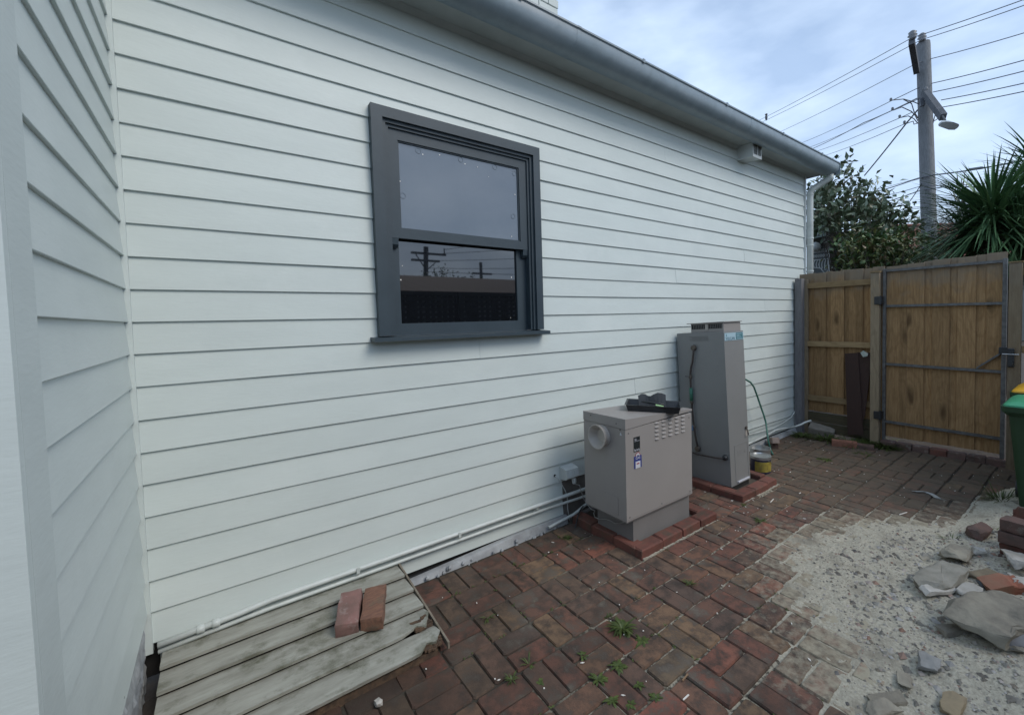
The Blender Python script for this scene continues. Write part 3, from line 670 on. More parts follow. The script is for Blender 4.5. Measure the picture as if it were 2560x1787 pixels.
# pipes beyond the tall heater
pipe('waste_pipe', [gx(*Z7b(*p), 6.45) if False else gy(*Z7b(p[0], p[1]), p[2]) for p in ((60, 372, -.05), (110, 350, -.05), (210, 305, -.05), (300, 262, -.05), (400, 205, -.045), (500, 182, -.05), (560, 178, -.055))]+[gx(*Z7b(620, 165), 6.30), gx(*Z7b(680, 142), 6.4), gx(*Z7b(740, 112), 6.45), gx(*Z7b(800, 95), 6.5)], .013, M_PIPE, 'white waste pipe lying along the wall foot to the fence corner', 'pipe')
pipe('white_cable', [gy(*Z7b(*p), -.03) for p in ((60, 262), (110, 250), (200, 228), (290, 205), (380, 180), (450, 145), (520, 100), (570, 62), (600, 25), (615, -10))], .007, M_PIPE, 'thin white cable looping up the wall to the fence post', 'cable')
pipe('flat_conduit', [gy(*Z7b(*p), -.01) for p in ((60, 205), (110, 192), (300, 128), (560, 42), (610, 28))], .006, M_PIPE, 'thin painted conduit straight along the lowest boards near the fence', 'conduit')

# ================================================================== squat gas heater
tilt = lambda ang, py, pz: Matrix.Translation((0, py, pz)) @ Matrix.Rotation(ang, 4, 'X') @ Matrix.Translation((0, -py, -pz))
T1 = tilt(math.radians(-.0), -.7, .24)
def unit(parent, name, mb, m, T, **k): return obj(name, mb.xf(T), m, parent, **k)
fu = empty('ducted_heater', (2.88, -.48, .05), 'squat beige gas heater box with round flue and louvred front', 'heater')
X0_, X1_, F_, B_ = 2.500, 3.262, -.700, -.275
mb = MB(); mb.box(X0_, X1_, F_, B_, .244, .896, .004); unit(fu, 'casing', mb, M_UNIT, T1)
mb = MB(); mb.hexa([(X0_-.004, F_-.005, .897), (X1_+.003, F_-.005, .914), (X1_+.003, B_, .914), (X0_-.004, B_, .897), (X0_-.004, F_-.005, .968), (X1_+.003, F_-.005, .928), (X1_+.003, B_, .928), (X0_-.004, B_, .962)])
unit(fu, 'lid', mb, M_UNIT, T1)
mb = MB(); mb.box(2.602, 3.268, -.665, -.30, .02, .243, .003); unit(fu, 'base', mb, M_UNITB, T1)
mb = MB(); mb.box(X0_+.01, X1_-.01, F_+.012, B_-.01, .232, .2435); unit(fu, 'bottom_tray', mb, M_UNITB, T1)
mb = MB()
for c_ in range(5): pass
for ci, x in enumerate((2.835, 2.915, 2.994, 3.072, 3.150)):
    for r_ in range(5):
        z = .886-.0295*r_
        mb = MB(); n = 8; w = .024
        vs = []
        for k in range(n+1):
            t = math.pi*k/n; vs.append(Vector((x-w*math.cos(t), F_-.0015-.011*math.sin(t)**.7, z)))
        mid = [Vector((v.x, F_+.0005, z-.016*math.sin(math.pi*k/n)**.6-.0005)) for k, v in enumerate(vs)]
        back = [Vector((v.x, F_+.0005, z)) for v in vs]
        up_ = [Vector((v.x, F_+.0005, z+.011*math.sin(math.pi*k/n)**.6)) for k, v in enumerate(vs)]
        a = vs+up_; m_ = len(vs); fs = [(k, k+1, m_+k+1, m_+k) for k in range(m_-1)]
        mb.add(a, fs); mb.add(vs+back, fs)
        unit(fu, 'louvre', mb, M_CREAM if False else M_UNIT, T1)
# flue collar on the left face
fy, fz = -.475, .812
mb = MB(); rings = []
for (r, x) in ((.080, 2.4995), (.080, 2.492), (.074, 2.488), (.074, 2.455), (.088, 2.448), (.090, 2.440), (.084, 2.438), (.070, 2.450), (.060, 2.470), (.045, 2.492)):
    rings.append([Vector((x, fy+r*math.cos(t), fz+r*math.sin(t))) for t in [6.2832*k/28 for k in range(28)]])
mb.loft(rings); unit(fu, 'flue_collar', mb, M_CREAM, T1, smooth='auto')
mb = MB(); mb.box(2.497, 2.4995, -.62, -.48, .27, .40); unit(fu, 'access_plate', mb, M_UNIT, T1)
# stickers
st1 = unit(fu, 'maker_sticker', MB().box(2.582, 2.646, F_-.0025, F_-.0005, .722, .826), M_LBLACK, T1)
text('brivis', .027, (2.614, F_-.0032, .735), (1, 0, 0), (0, 0, 1), M_LWHITE, st1, ext=.0003)
mb = MB(); mb.box(2.587, 2.641, F_-.0035, F_-.0026, .797, .7985); mb.box(2.590, 2.612, F_-.0035, F_-.0026, .806, .809); mb.box(2.590, 2.606, F_-.0035, F_-.0026, .814, .816); obj('print_line', mb.xf(T1), M_LWHITE, st1)
st2 = unit(fu, 'energy_sticker', MB().box(2.582, 2.661, F_-.0025, F_-.0005, .604, .690), M_NAVY, T1)
text('GAS', .026, (2.621, F_-.0032, .675), (1, 0, 0), (0, 0, 1), M_LWHITE, st2, ext=.0003)
mb = MB(); mb.box(2.596, 2.646, F_-.0034, F_-.0026, .604, .652); obj('rating_box', mb.xf(T1), M_LWHITE, st2)
mb = MB(); mb.box(2.607, 2.634, F_-.0042, F_-.0035, .632, .640); obj('rating_print', mb.xf(T1), M_RED, st2)
def arch(mb, cx_, cz_, r0, r1, y, n=14, a0=0, a1=math.pi):
    vs = []; fs = []
    for k in range(n+1):
        t = a0+(a1-a0)*k/n; vs += [(cx_+r0*math.cos(t), y, cz_+r0*math.sin(t)), (cx_+r1*math.cos(t), y, cz_+r1*math.sin(t))]
    for k in range(n): fs.append((2*k, 2*k+1, 2*k+3, 2*k+2))
    return mb.add(vs, fs)
obj('rating_dial', arch(MB(), 2.6215, .690, .021, .026, F_-.0026), M_RED, st2)
obj('rating_stars', arch(MB(), 2.6215, .690, .010, .020, F_-.0024), M_LWHITE, st2)
mb = MB(); mb.add([(2.4985, -.650, .850), (2.4985, -.668, .850), (2.4985, -.659, .872), (2.497, -.650, .850), (2.497, -.668, .850), (2.497, -.659, .872)], [(0, 1, 2), (5, 4, 3), (0, 3, 4, 1), (1, 4, 5, 2), (2, 5, 3, 0)])
mb.v = [v+Vector((0, .0, -.0)) for v in mb.v]; unit(fu, 'warning_triangle', mb, M_LWHITE, T1)
mb = MB(); R = random.Random(2)
for r_ in range(5):
    for c_ in range(3): mb.box(2.4975, 2.4992, -.345-.022*c_-.018*R.uniform(.6, 1), -.345-.022*c_, .852-.018*r_, .862-.018*r_)
unit(fu, 'rating_print', mb, mat('faded_print', (.15, .15, .15), None, rough=.6), T1)
mb = MB()
for (y, z) in ((-.36, .942), (-.62, .925), (-.655, .888)): mb.lathe((2.4965, y, z), [(.005, -.002), (.004, .003)], 8, 0)
unit(fu, 'screw', mb, M_COPPER, T1)
for (x, z) in ((2.53, .865), (3.23, .865), (2.53, .275), (3.23, .275), (2.88, .275)):
    mb = MB(); mb.lathe((x, F_-.002, z), [(.004, -.001), (.005, .001), (.004, .002)], 8, 1); unit(fu, 'screw', mb, M_STEEL, T1)
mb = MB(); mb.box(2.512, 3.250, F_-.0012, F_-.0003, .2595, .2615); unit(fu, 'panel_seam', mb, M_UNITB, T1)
for (x, z) in ((4.035, 1.40), (4.345, 1.40), (4.035, .75), (4.345, .75), (4.035, .12)):
    mb = MB(); mb.lathe((x, -.602, z), [(.004, -.001), (.005, .001), (.004, .002)], 8, 1); unit(None or house, 'screw', mb, M_STEEL, tilt(math.radians(-2.6), -.60, .065)) if False else None
# paint tray with brush on the heater
tr = empty('paint_tray', (2.99, -.52, .965), 'black plastic paint tray with crumpled insert on top of the squat heater', 'tray')
def trz(x): return .968-.0525*(x-2.496)+.0015
q0 = Vector((2.775, -.455)); q1 = Vector((2.795, -.735)); q2 = Vector((3.035, -.745)); q3 = Vector((3.185, -.47))
c4 = [Vector((2.80, -.475)), Vector((2.835, -.705)), Vector((3.04, -.70)), Vector((3.12, -.44))]
def rectT(cx_, cy_, L1, L2, ang, z, dz=0): 
    c, s_ = math.cos(ang), math.sin(ang); return [Vector((cx_+c*a*L1-s_*b*L2, cy_+s_*a*L1+c*b*L2, z-.0525*(cx_+c*a*L1-2.99)+dz)) for a, b in ((-1, -1), (1, -1), (1, 1), (-1, 1))]
TA = math.radians(-52); TC = (2.965, -.565)
mb = MB(); zb_ = trz(2.99)
R1_ = [rectT(*TC, .185, .108, TA, zb_), rectT(*TC, .200, .122, TA, zb_+.052), rectT(*TC, .211, .132, TA, zb_+.053), rectT(*TC, .211, .132, TA, zb_+.048), rectT(*TC, .200, .122, TA, zb_+.047)]
R2_ = [rectT(*TC, .211, .132, TA, zb_+.053), rectT(*TC, .196, .118, TA, zb_+.052), rectT(*TC, .180, .103, TA, zb_+.004)]
mb.loft(R1_[:2]+[R1_[2]], cap=False); mb.loft(R2_, cap=False); mb.add(R1_[0], [(3, 2, 1, 0)]); mb.add(R2_[2], [(0, 1, 2, 3)]); obj('tray_shell', mb, M_BLKP, tr)
mb = MB(); vs = []; fs = []
for i in range(9):
    t = i/8; c, s_ = math.cos(TA), math.sin(TA)
    bx = -.11+.13*t*1.6; p = Vector((TC[0]+c*bx-s_*.07, TC[1]+s_*bx+c*.07, zb_+.01))
    h = .085+.012*math.sin(i*1.3)+.02*t
    vs += [p, p+Vector((.01*math.sin(i), .012, h))]
for i in range(8): fs.append((2*i, 2*i+1, 2*i+3, 2*i+2))
vs2 = [v+Vector((.002, .002, 0)) for v in vs]; n = len(vs)
mb.add(vs+vs2, fs+[tuple(k+n for k in f) for f in fs]); obj('crumpled_liner', mb, mat('liner_grey', (.07, .075, .08), None, rough=.5), tr)
pa = gz(*((1450+820/5.342), (780+1195/5.342)), zb_+.06); pb = gz(1450+1120/5.342, 780+1235/5.342, zb_+.055)
br_ = empty('paint_brush', pa, 'dark paint brush resting across the black paint tray', 'brush')
obj('handle', MB().tube([pa, pa*.6+pb*.4, pb], .008, 8, rr=[.004, .009, .006]), M_BLKP, br_, 1)
pc = gz(1450+1010/5.342, 780+1240/5.342, zb_+.056); pd = gz(1450+1115/5.342, 780+1262/5.342, zb_+.045)
obj('paint_scraper', MB().bar(pc, pd, .03, .006), M_LIME, None, label='lime green scraper lying in the black paint tray', cat='scraper')

# ================================================================== tall water heater
wh = empty('water_heater', (4.19, -.35, .03), 'tall grey gas water heater leaning slightly against the wall', 'water heater')
T2 = tilt(math.radians(-2.6), -.60, .065)
mb = MB(); mb.box(4.02, 4.362, -.60, -.085, .065, 1.512, .004); unit(wh, 'casing', mb, M_WH, T2)
mb = MB(); mb.box(4.03, 4.352, -.588, -.10, .02, .064); unit(wh, 'foot', mb, M_DARK, T2)
mb = MB(); mb.box(4.048, 4.345, -.585, -.235, 1.5125, 1.598, .002); unit(wh, 'flue_hood', mb, M_UNIT, T2)
mb = MB(); mb.box(4.030, 4.350, -.600, -.200, 1.5985, 1.606); unit(wh, 'hood_cap', mb, M_UNIT, T2)
mb = MB(); mb.box(4.0455, 4.0475, -.570, -.245, 1.545, 1.588); unit(wh, 'hood_opening', mb, M_DARK, T2)
for k in range(17):
    if k == 8: continue
    y = -.566+.0185*k
    mb = MB(); mb.box(4.043, 4.0453, y, y+.007, 1.547, 1.586); unit(wh, 'grille_bar', mb, M_STEEL, T2)
mb = MB(); mb.box(4.042, 4.0453, -.426, -.396, 1.535, 1.592); unit(wh, 'grille_divider', mb, M_CREAM, T2)
lab = unit(wh, 'name_sticker', MB().box(4.026, 4.356, -.6035, -.6012, 1.425, 1.497), M_LBLUE, T2)
ln = empty if False else None
text('VULCAN', .043, T2 @ Vector((4.122, -.6042, 1.442)), (1, 0, 0), T2.to_3x3() @ Vector((0, 0, 1)), M_LTXT, lab, ext=.0003, sx=.9)
mb = MB(); mb.add([(4.052, -.6040, 1.462), (4.060, -.6040, 1.462), (4.063, -.6040, 1.475), (4.057, -.6040, 1.492), (4.049, -.6040, 1.474)], [(0, 1, 2, 3, 4)]); obj('flame_mark', mb.xf(T2), M_TEAL, lab)
mb = MB(); mb.box(4.222, 4.344, -.6045, -.6036, 1.431, 1.493); obj('teal_panel', mb.xf(T2), M_TEAL, lab)
mb = MB()
for z, w in ((1.478, .095), (1.464, .05), (1.455, .085), (1.439, .10)): mb.box(4.232, 4.232+w, -.6052, -.6046, z, z+.005)
obj('print_line', mb.xf(T2), M_LBLUE, lab)
mb = MB(); ring_rect(mb, (4.10, 4.335, .09, .44), (4.104, 4.331, .094, .436), -.6025, -.6005); unit(wh, 'burner_door', mb, M_WH, T2)
mb = MB(); mb.box(4.13, 4.33, -.612, -.6006, .085, .098); unit(wh, 'door_handle', mb, M_LWHITE, T2)
mb = MB(); mb.hexa([(4.295, -.6030, .49), (4.34, -.6030, .49), (4.34, -.6008, .49), (4.295, -.6008, .49), (4.297, -.6030, .555), (4.337, -.6030, .555), (4.337, -.6008, .555), (4.297, -.6008, .555)])
unit(wh, 'tap_plate', mb, M_CREAM, T2)
mb = MB(); mb.lathe((4.315, -.6035, .575), [(.014, -.010), (.010, .003)], 10, 1); mb.tube([(4.315, -.61, .57), (4.316, -.625, .53), (4.318, -.625, .505)], .007, 8); unit(wh, 'drain_tap', mb, M_BRASS, T2)
mb = MB(); mb.box(4.145, 4.23, -.6018, -.6006, .370, .374); mb.box(4.145, 4.22, -.6018, -.6006, .358, .361); mb.box(4.145, 4.225, -.6018, -.6006, .346, .349); mb.box(4.15, 4.21, -.6018, -.6006, .334, .337)
mb.add([(4.262, -.6018, .340), (4.292, -.6018, .340), (4.277, -.6018, .375)], [(0, 1, 2)]); unit(wh, 'warning_print', mb, M_UNITB, T2)
mb = MB()
for r_ in range(4): mb.box(4.0175, 4.0192, -.44, -.23-.03*(r_ % 2), 1.470-.012*r_, 1.474-.012*r_)
unit(wh, 'faded_print', mb, MATS['faded_print'], T2)
# its copper pipe with taps on the left face
def face(a, b, x=3.995): return gx(*Z4(a, b), x)
pts = [face(960, 275, 4.0), face(962, 290), face(958, 330), face(954, 365), face(945, 400), face(941, 440), face(942, 470), face(944, 520), face(948, 600), face(952, 650), face(957, 700), face(962, 750), face(968, 790), face(974, 830), face(984, 880), face(986, 905, 4.0)]
mb = MB().tube(pts, .0095, 8); unit(wh, 'riser_pipe', mb, M_COPPER, Matrix(), smooth=1)
mb = MB().tube([face(945, 525), face(948, 605)], .0165, 10); unit(wh, 'green_wrap', mb, M_GREEN, Matrix(), smooth=1)
for (a, b) in ((960, 275), (986, 905)):
    p = face(a, b, 4.0); mb = MB(); mb.lathe(p, [(.022, .008), (.030, .014), (.024, -.012), (.012, -.014)], 12, 0); unit(wh, 'pipe_flange', mb, M_BRASS, Matrix(), smooth='auto')
for (a, b) in ((942, 455), (950, 610), (964, 765)):
    p = face(a, b); mb = MB(); mb.lathe(p-Vector((0, 0, .02)), [(.011, 0), (.017, .004), (.017, .022), (.011, .03), (.011, .04)], 8); unit(wh, 'pipe_fitting', mb, M_BRASS, Matrix())
p = face(942, 455); mb = MB(); mb.bar(p, p+Vector((-.02, .045, .004)), .008, .012); unit(wh, 'tap_lever', mb, M_STEEL, Matrix())
p = face(962, 770); mb = MB(); mb.bar(p+Vector((-.016, 0, .02)), p+Vector((-.02, 0, -.03)), .012, .01, (0, 1, 0)); unit(wh, 'tap_lever', mb, mat('blue_lever', (.08, .15, .28), None, rough=.5), Matrix(), label='small blue tap lever')
mb = MB().tube([face(958, 930), face(985, 940, 3.985), face(1040, 950, 3.98), (face(1100, 962, 3.985)), face(1140, 965, 3.985), face(1156, 962, 4.01)], .0075, 8); unit(wh, 'gas_pipe', mb, M_COPPER, Matrix(), smooth=1)
p = face(1158, 962, 4.008); mb = MB(); mb.lathe(p, [(.018, .01), (.028, .006), (.022, -.016), (.010, -.02)], 10, 0); unit(wh, 'pipe_boot', mb, M_BLKP, Matrix(), smooth=1)
# green garden hose
hp = [gy(*Z4(a, b), y) for a, b, y in ((1280, 468, -.13), (1293, 475, -.13), (1318, 490, -.12), (1340, 520, -.11), (1360, 575, -.11), (1385, 650, -.12), (1403, 700, -.14), (1415, 745, -.16), (1422, 800, -.20), (1430, 860, -.24))]+[gz(*Z4(1445, 915), .03), gz(*Z4(1458, 940), .012)]
hp2 = []
for i in range(len(hp)-1):
    for t in (0, .5): hp2.append(hp[i].lerp(hp[i+1], t))
hp2.append(hp[-1])
pipe('garden_hose', hp2, .0105, M_HOSE, 'green hose hanging from behind the tall water heater to the bricks', 'hose')

# ================================================================== raised brick borders round the heaters
def kerb(name, label, spec, m=M_REDB):
    e = empty(name, (spec[0][0], spec[0][1], 0), label, 'brick border')
    for i, (x, y, rz, l) in enumerate(spec):
        mb = MB(); mb.box(-l/2, l/2, -.052, .052, -.03, .066, .009)
        R = random.Random(i+len(label)); 
        for v in mb.v: v += Vector((R.uniform(-.003, .003), R.uniform(-.003, .003), R.uniform(-.002, .003)))
        M_ = Matrix.Translation((x, y, 0)) @ Matrix.Rotation(rz+R.uniform(-.015, .015), 4, 'Z'); obj('brick', mb.xf(M_), m, e)
    return e
H = math.pi/2
kerb('brick_border', 'red brick border on the paving round the squat heater', [(2.600, -.165, H, .225), (2.600, -.395, H, .225), (2.600, -.62, H, .205), (2.665, -.785+.052, 0, .225), (2.897, -.733, 0, .222), (3.125, -.735, 0, .218), (3.352, -.738, 0, .215), (3.41, -.57, H, .22), (3.41, -.34, H, .225), (3.41, -.12, H, .2)])
kerb('brick_border', 'red brick border round the foot of the tall water heater', [(3.965, -.10, H, .225), (3.965, -.335, H, .225), (3.965, -.565, H, .215), (4.03, -.710, 0, .225), (4.262, -.712, 0, .228), (4.470, -.708, 0, .17), (4.545, -.55, H, .16), (4.555, -.30, H, .22)])
mb = MB(); mb.box(2.655, 3.356, -.68, -.03, -.03, .02); mb.box(4.02, 4.5, -.655, -.03, -.03, .02)
obj('footing', mb, M_SOIL, None, kind='structure')
# mortar lines at the kerb feet
mb = MB()
R = random.Random(8)
for (xa, xb, y) in ((2.56, 3.46, -.790), (3.92, 4.60, -.766)):
    n = int((xb-xa)/.02)
    for i in range(n):
        x = xa+.02*i; w = R.uniform(.004, .014)
        mb.box(x, x+.021, y-w, y+.01, -.01, R.uniform(.002, .008))
obj('mortar_line', mb, M_SAND, None, kind='structure')

# ================================================================== paint tins
def tin(x, y, r, h, label, body, lab, open_=False, handle=True):
    e = empty('paint_tin', (x, y, 0), label, 'paint tin')
    mb = MB(); mb.lathe((x, y, .0), [(r*.97, 0), (r, .004), (r, h-.03)], 28); obj('tin_body', mb, body, e, 'auto')
    mb = MB(); mb.lathe((x, y, 0), [(r+.001, h-.0295), (r+.003, h-.026), (r+.002, h-.006), (r+.005, h-.004), (r+.005, h), (r-.006, h), (r-.010, h-.008), (r*.45, h-.009), (.001, h-.009)] if not open_ else [(r+.001, h-.0295), (r+.003, h-.02), (r+.003, h), (r-.002, h), (r-.004, h-.1)], 28, cap=not open_); obj('rim', mb, M_TIN, e, 'auto')
    if lab:
        for nm, mt, a0, a1, z0, z1 in lab:
            vs = []; fs = []; n = 12
            for k in range(n+1):
                t = a0+(a1-a0)*k/n
                for z in (z0, z1): vs.append((x+(r+.0012)*math.cos(t), y+(r+.0012)*math.sin(t), z))
            for k in range(n): fs.append((2*k, 2*k+2, 2*k+3, 2*k+1))
            obj(nm, MB().add(vs, fs), mt, e, 1)
    mb = MB(); pts = [(x+(r+.008)*math.cos(t)*1.0, y+(r+.008)*math.sin(t), h-.02-.045*math.sin((t-4.2)/2.6*math.pi)) for t in [4.2+2.6*k/12 for k in range(13)]]
    if handle: obj('wire_handle', mb.tube(pts, .0018, 5), M_TIN, e)
    return e
tin(4.815, -.475, .098, .172, 'navy and yellow paint tin standing behind the tall water heater', M_NAVYT, [('yellow_label', M_YLAB, 3.0, 5.5, .02, .125), ('white_label', M_LWHITE, 5.2, 5.9, .005, .072)])
tin(5.03, -.36, .105, .185, 'empty open silver tin behind the navy paint tin', M_TIN, None, True, False)
a_ = gx(*(1780+890/8.906, 1020+975/8.906), 4.93); b_ = gx(*(1780+1000/8.906, 1020+945/8.906), 4.97)
obj('roller_handle', MB().tube([a_, b_], .0085, 8), M_FLECK, None, 1, label='white roller handle lying across the open silver tin', cat='handle')

# ================================================================== board cover at the corner with two bricks on it
hc = empty('timber_cover', (.6, -.35, .0), 'weathered cover of lapped grey boards leaning on the wall foot', 'board cover')
pa_ = Vector((0, -.012, .145)); pb_ = Vector((0, -.705, .035)); dirv = (pb_-pa_); Lh = dirv.length; dirv.normalize(); nrm = Vector((0, -dirv.z, dirv.y)); nrm = nrm if nrm.z > 0 else -nrm
nb = 5; wv = Lh/nb
for i in range(nb):
    s0 = wv*i-.012; s1 = wv*(i+1)
    n = 26; xr = 1.142+.004*i; rings = []; R = random.Random(40+i)
    for k in range(n+1):
        x = .045+(xr-.045)*k/n
        rot = 0.0
        if i >= 3 and k >= n-3: rot = R.uniform(0, .035)*(k-n+4)*.6
        e1 = s1-rot; t0, t1 = .000, .033
        j = R.uniform(-.0012, .0012)
        P0 = pa_+dirv*(s0)+nrm*(t0+j); P1 = pa_+dirv*(e1)+nrm*(t1+j); P2 = pa_+dirv*(e1+.0)+nrm*(t1-.016); P3 = pa_+dirv*s0+nrm*(t0-.010)
        rings.append([Vector((x, p.y, p.z)) for p in (P0, P1, P2, P3)])
    obj('board', MB().loft(rings), M_HATCH, hc)
mb = MB(); R = random.Random(77)
for i in (3, 4):
    for k in range(24):
        s = wv*(i+.55)+R.uniform(-.01, .055); p = pa_+dirv*s+nrm*R.uniform(.008, .020); x = 1.142-R.uniform(.0, .085); l = R.uniform(.01, .05)
        mb.bar((x-l/2, p.y, p.z), (x+l/2, p.y+R.uniform(-.004, .004), p.z+R.uniform(-.004, .005)), R.uniform(.006, .018), R.uniform(.006, .014))
obj('splintered_wood', mb, M_ROT, hc, kind='stuff')
mb = MB(); A_ = pa_+dirv*.0+nrm*.018; B_2 = pa_+dirv*(Lh+.004)+nrm*.016
mb.loft([[Vector((x, A_.y, A_.z+q)) for x, q in ((1.146, -.03), (1.156, -.03), (1.156, .004), (1.146, .004))], [Vector((x, B_2.y, B_2.z+q)) for x, q in ((1.166, -.03), (1.176, -.03), (1.176, .004), (1.166, .004))]])
obj('edge_strip', mb, mat('strip_timber', (.22, .19, .15), (.14, .12, .09), 20, .85), hc)
mb = MB(); mb.box(.05, 1.12, -.69, -.655, -.01, .030); mb.box(.05, .09, -.65, -.03, -.01, .04); mb.box(1.09, 1.125, -.65, -.03, -.01, .04); obj('frame', mb, M_ROT, hc)
def loose_brick(name, loc, rot, label, m, size=(.23, .11, .076), seed=0, chip=0, cat='brick', group=None):
    R = random.Random(seed); l, w, h = size; mb = MB()
    bm = bmesh.new(); bmesh.ops.create_cube(bm, size=1); bmesh.ops.subdivide_edges(bm, edges=bm.edges, cuts=5, use_grid_fill=True)
    for v in bm.verts:
        v.co = Vector((v.co.x*l, v.co.y*w, v.co.z*h+h/2))
        n_ = noise.noise_vector(v.co*14+Vector((seed, 0, 0)))*.006+noise.noise_vector(v.co*40+Vector((seed, 3, 0)))*.0035
        ex = (abs(v.co.x) > l*.45)+(abs(v.co.y) > w*.45)+(abs(v.co.z-h/2) > h*.45)
        if ex >= 2: v.co = Vector((v.co.x*.975, v.co.y*.96, (v.co.z-h/2)*.94+h/2))
        v.co += n_
        if chip and v.co.x > l*(.5-chip) : v.co.z *= .55+.3*R.random(); v.co.y *= .8+.2*R.random()
    for v in bm.verts: mb.v.append(v.co.copy()); mb.a.append(0)
    bm.verts.ensure_lookup_table(); mb.f = [tuple(v.index for v in f.verts) for f in bm.faces]; bm.free()
    M_ = Matrix.Translation(loc) @ (Matrix.Rotation(rot[2], 4, 'Z') @ Matrix.Rotation(rot[1], 4, 'Y') @ Matrix.Rotation(rot[0], 4, 'X'))
    return obj(name, mb.xf(M_), m, None, 'auto', label=label, cat=cat, group=group)
sl = math.atan2(dirv.z, dirv.y)
def on_cover(px, py):
    d = ray(px, py); n3 = nrm; p0 = pa_+nrm*.022; t = (p0-CAM).dot(n3)/d.dot(n3); return CAM+d*t
tl = math.asin(-dirv.z)
c1_ = on_cover(865, 1535); c2_ = on_cover(930, 1525)
loose_brick('brick', Vector((.799, -.307, .121)), (0, -tl, math.radians(71)), 'pinkish mortar smeared brick, left one of two on the board cover', mat('pink_brick', (.24, .13, .115), (.16, .10, .085), 14, .85, .5, c3=(.34, .29, .27), s3=10, f3=.53), seed=3)
loose_brick('brick', Vector((.914, -.338, .116)), (0, -tl, math.radians(69)), 'orange brown worn brick, right one of two on the board cover', mat('orange_brick', (.22, .11, .07), (.13, .07, .05), 20, .85, .6, 60, (1, 5, 1), c3=(.12, .10, .07), s3=10, f3=.56), seed=5)

# ================================================================== fence and gate (across the yard at x = 6.8)
FX = 6.83
fe = empty('paling_fence', (FX, -.45, 0), 'timber paling fence panel between the house and the gate', 'fence')
def paling(parent, ya, yb, xf, zb, ztop, seed, m=M_PAL, top=0):
    R = random.Random(seed); mb = MB(); j = R.uniform(-.003, .003)
    mb.box(xf+j, xf+j+.014, yb, ya, zb, ztop+R.uniform(-.006, .008), .0015); return obj('paling', mb, m, parent)
Pl = [(-.02, -.125, 1), (-.118, -.222, 1), (-.214, -.362, 0), (-.352, -.432, 1), (-.422, -.574, 0), (-.564, -.640, 1), (-.633, -.707, 0), (-.7085, -.786, 0), (-.776, -.905, 1), (-.89, -1.01, 0)]
for i, (a, b, back) in enumerate(Pl): paling(fe, a, b, FX+(.022 if back else 0), .30 if i < 8 else .0, 2.205-.02*(a+1)*0-(.0), 50+i)
for z in (1.995+.0, 1.2, .45):
    mb = MB(); mb.box(FX-.045, FX-.001, -.895, -.15, z, z+.072, .003); obj('rail', mb, M_RAIL, fe)
mb = MB(); mb.box(6.70, 6.79, -.108, -.022, -.03, 2.135, .004); obj('post', mb, M_POSTG, fe, label='grey weathered post beside the house wall')
mb = MB(); mb.box(6.791, FX-.001, -.150, -.060, -.03, 2.125, .004); obj('post', mb, M_POST, fe)
mb = MB(); mb.box(6.725, 6.81, -.984, -.895, -.03, 2.135, .004); obj('post', mb, M_POST, fe, label='gate post carrying the black hinges')
mb = MB(); mb.box(6.715, 6.82, -.99, -.89, 2.1355, 2.150); obj('post_cap', mb, M_RAIL, fe)
for i in range(2):
    mb = MB(); mb.box(FX-.03, FX-.005, -.895, -.15, .03+.135*i, .158+.135*i, .003); obj('plinth_board', mb, mat('damp_pine%d' % i, (.085, .065, .035), (.05, .045, .025), 6, .85, .4, 14, (1, 1, 12)), fe)
# gate
ga = empty('timber_gate', (FX, -1.54, .1), 'timber paling gate in a galvanised steel frame with a black latch', 'gate')
yg = [-1.028, -1.157, -1.227, -1.387, -1.456, -1.608, -1.672, -1.820, -1.901, -2.045]
gs = [(-1.028, -1.160, 0), (-1.157, -1.23, 0), (-1.227, -1.387, 0), (-1.377, -1.466, 1), (-1.456, -1.608, 0), (-1.598, -1.682, 1), (-1.672, -1.820, 0), (-1.810, -1.911, 1), (-1.901, -2.05, 0)]
for i, (a, b, back) in enumerate(gs):
    if i == 1: a -= .003; 
    if i == 2: a -= .003
    if i == 1: b += .004
    paling(ga, a, b, FX+(.022 if back else 0), .115, 2.198+.05*(i/8), 80+i)
def gbar(ya, za, yb, zb_, w=.028, x0=6.795, x1=6.826):
    mb = MB(); mb.hexa([(x0, ya, za-w/2), (x1, ya, za-w/2), (x1, yb, zb_-w/2), (x0, yb, zb_-w/2), (x0, ya, za+w/2), (x1, ya, za+w/2), (x1, yb, zb_+w/2), (x0, yb, zb_+w/2)]); return obj('frame_rail', mb, M_STEEL, ga)
for (za, zb_) in ((2.150, 2.148), (1.722, 1.712), (1.012, .994), (.300, .286)): gbar(-1.033, za, -2.02, zb_)
gbar(-1.835, 1.020, -2.022, 1.195, .022, 6.790, 6.8255)
for (ya, yb) in ((-1.002, -1.032), (-2.021, -2.055)):
    mb = MB(); mb.box(6.790, 6.828, yb, ya, .06, 2.175, .003); obj('frame_stile', mb, M_STEEL, ga)
for z in (1.79, .38):
    mb = MB(); mb.box(6.700, 6.7245, -1.01, -.94, z-.045, z+.05, .004); mb.tube([(6.71, -1.0, z-.05), (6.71, -1.0, z+.055)], .014, 8); mb.box(6.7246, 6.79, -1.018, -.992, z-.04, z+.045); obj('hinge', mb, M_BLKP, ga)
lt = MB(); lt.box(6.765, 6.7895, -2.075, -2.005, 1.185, 1.255, .004); obj('latch', lt, M_BLKP, ga)
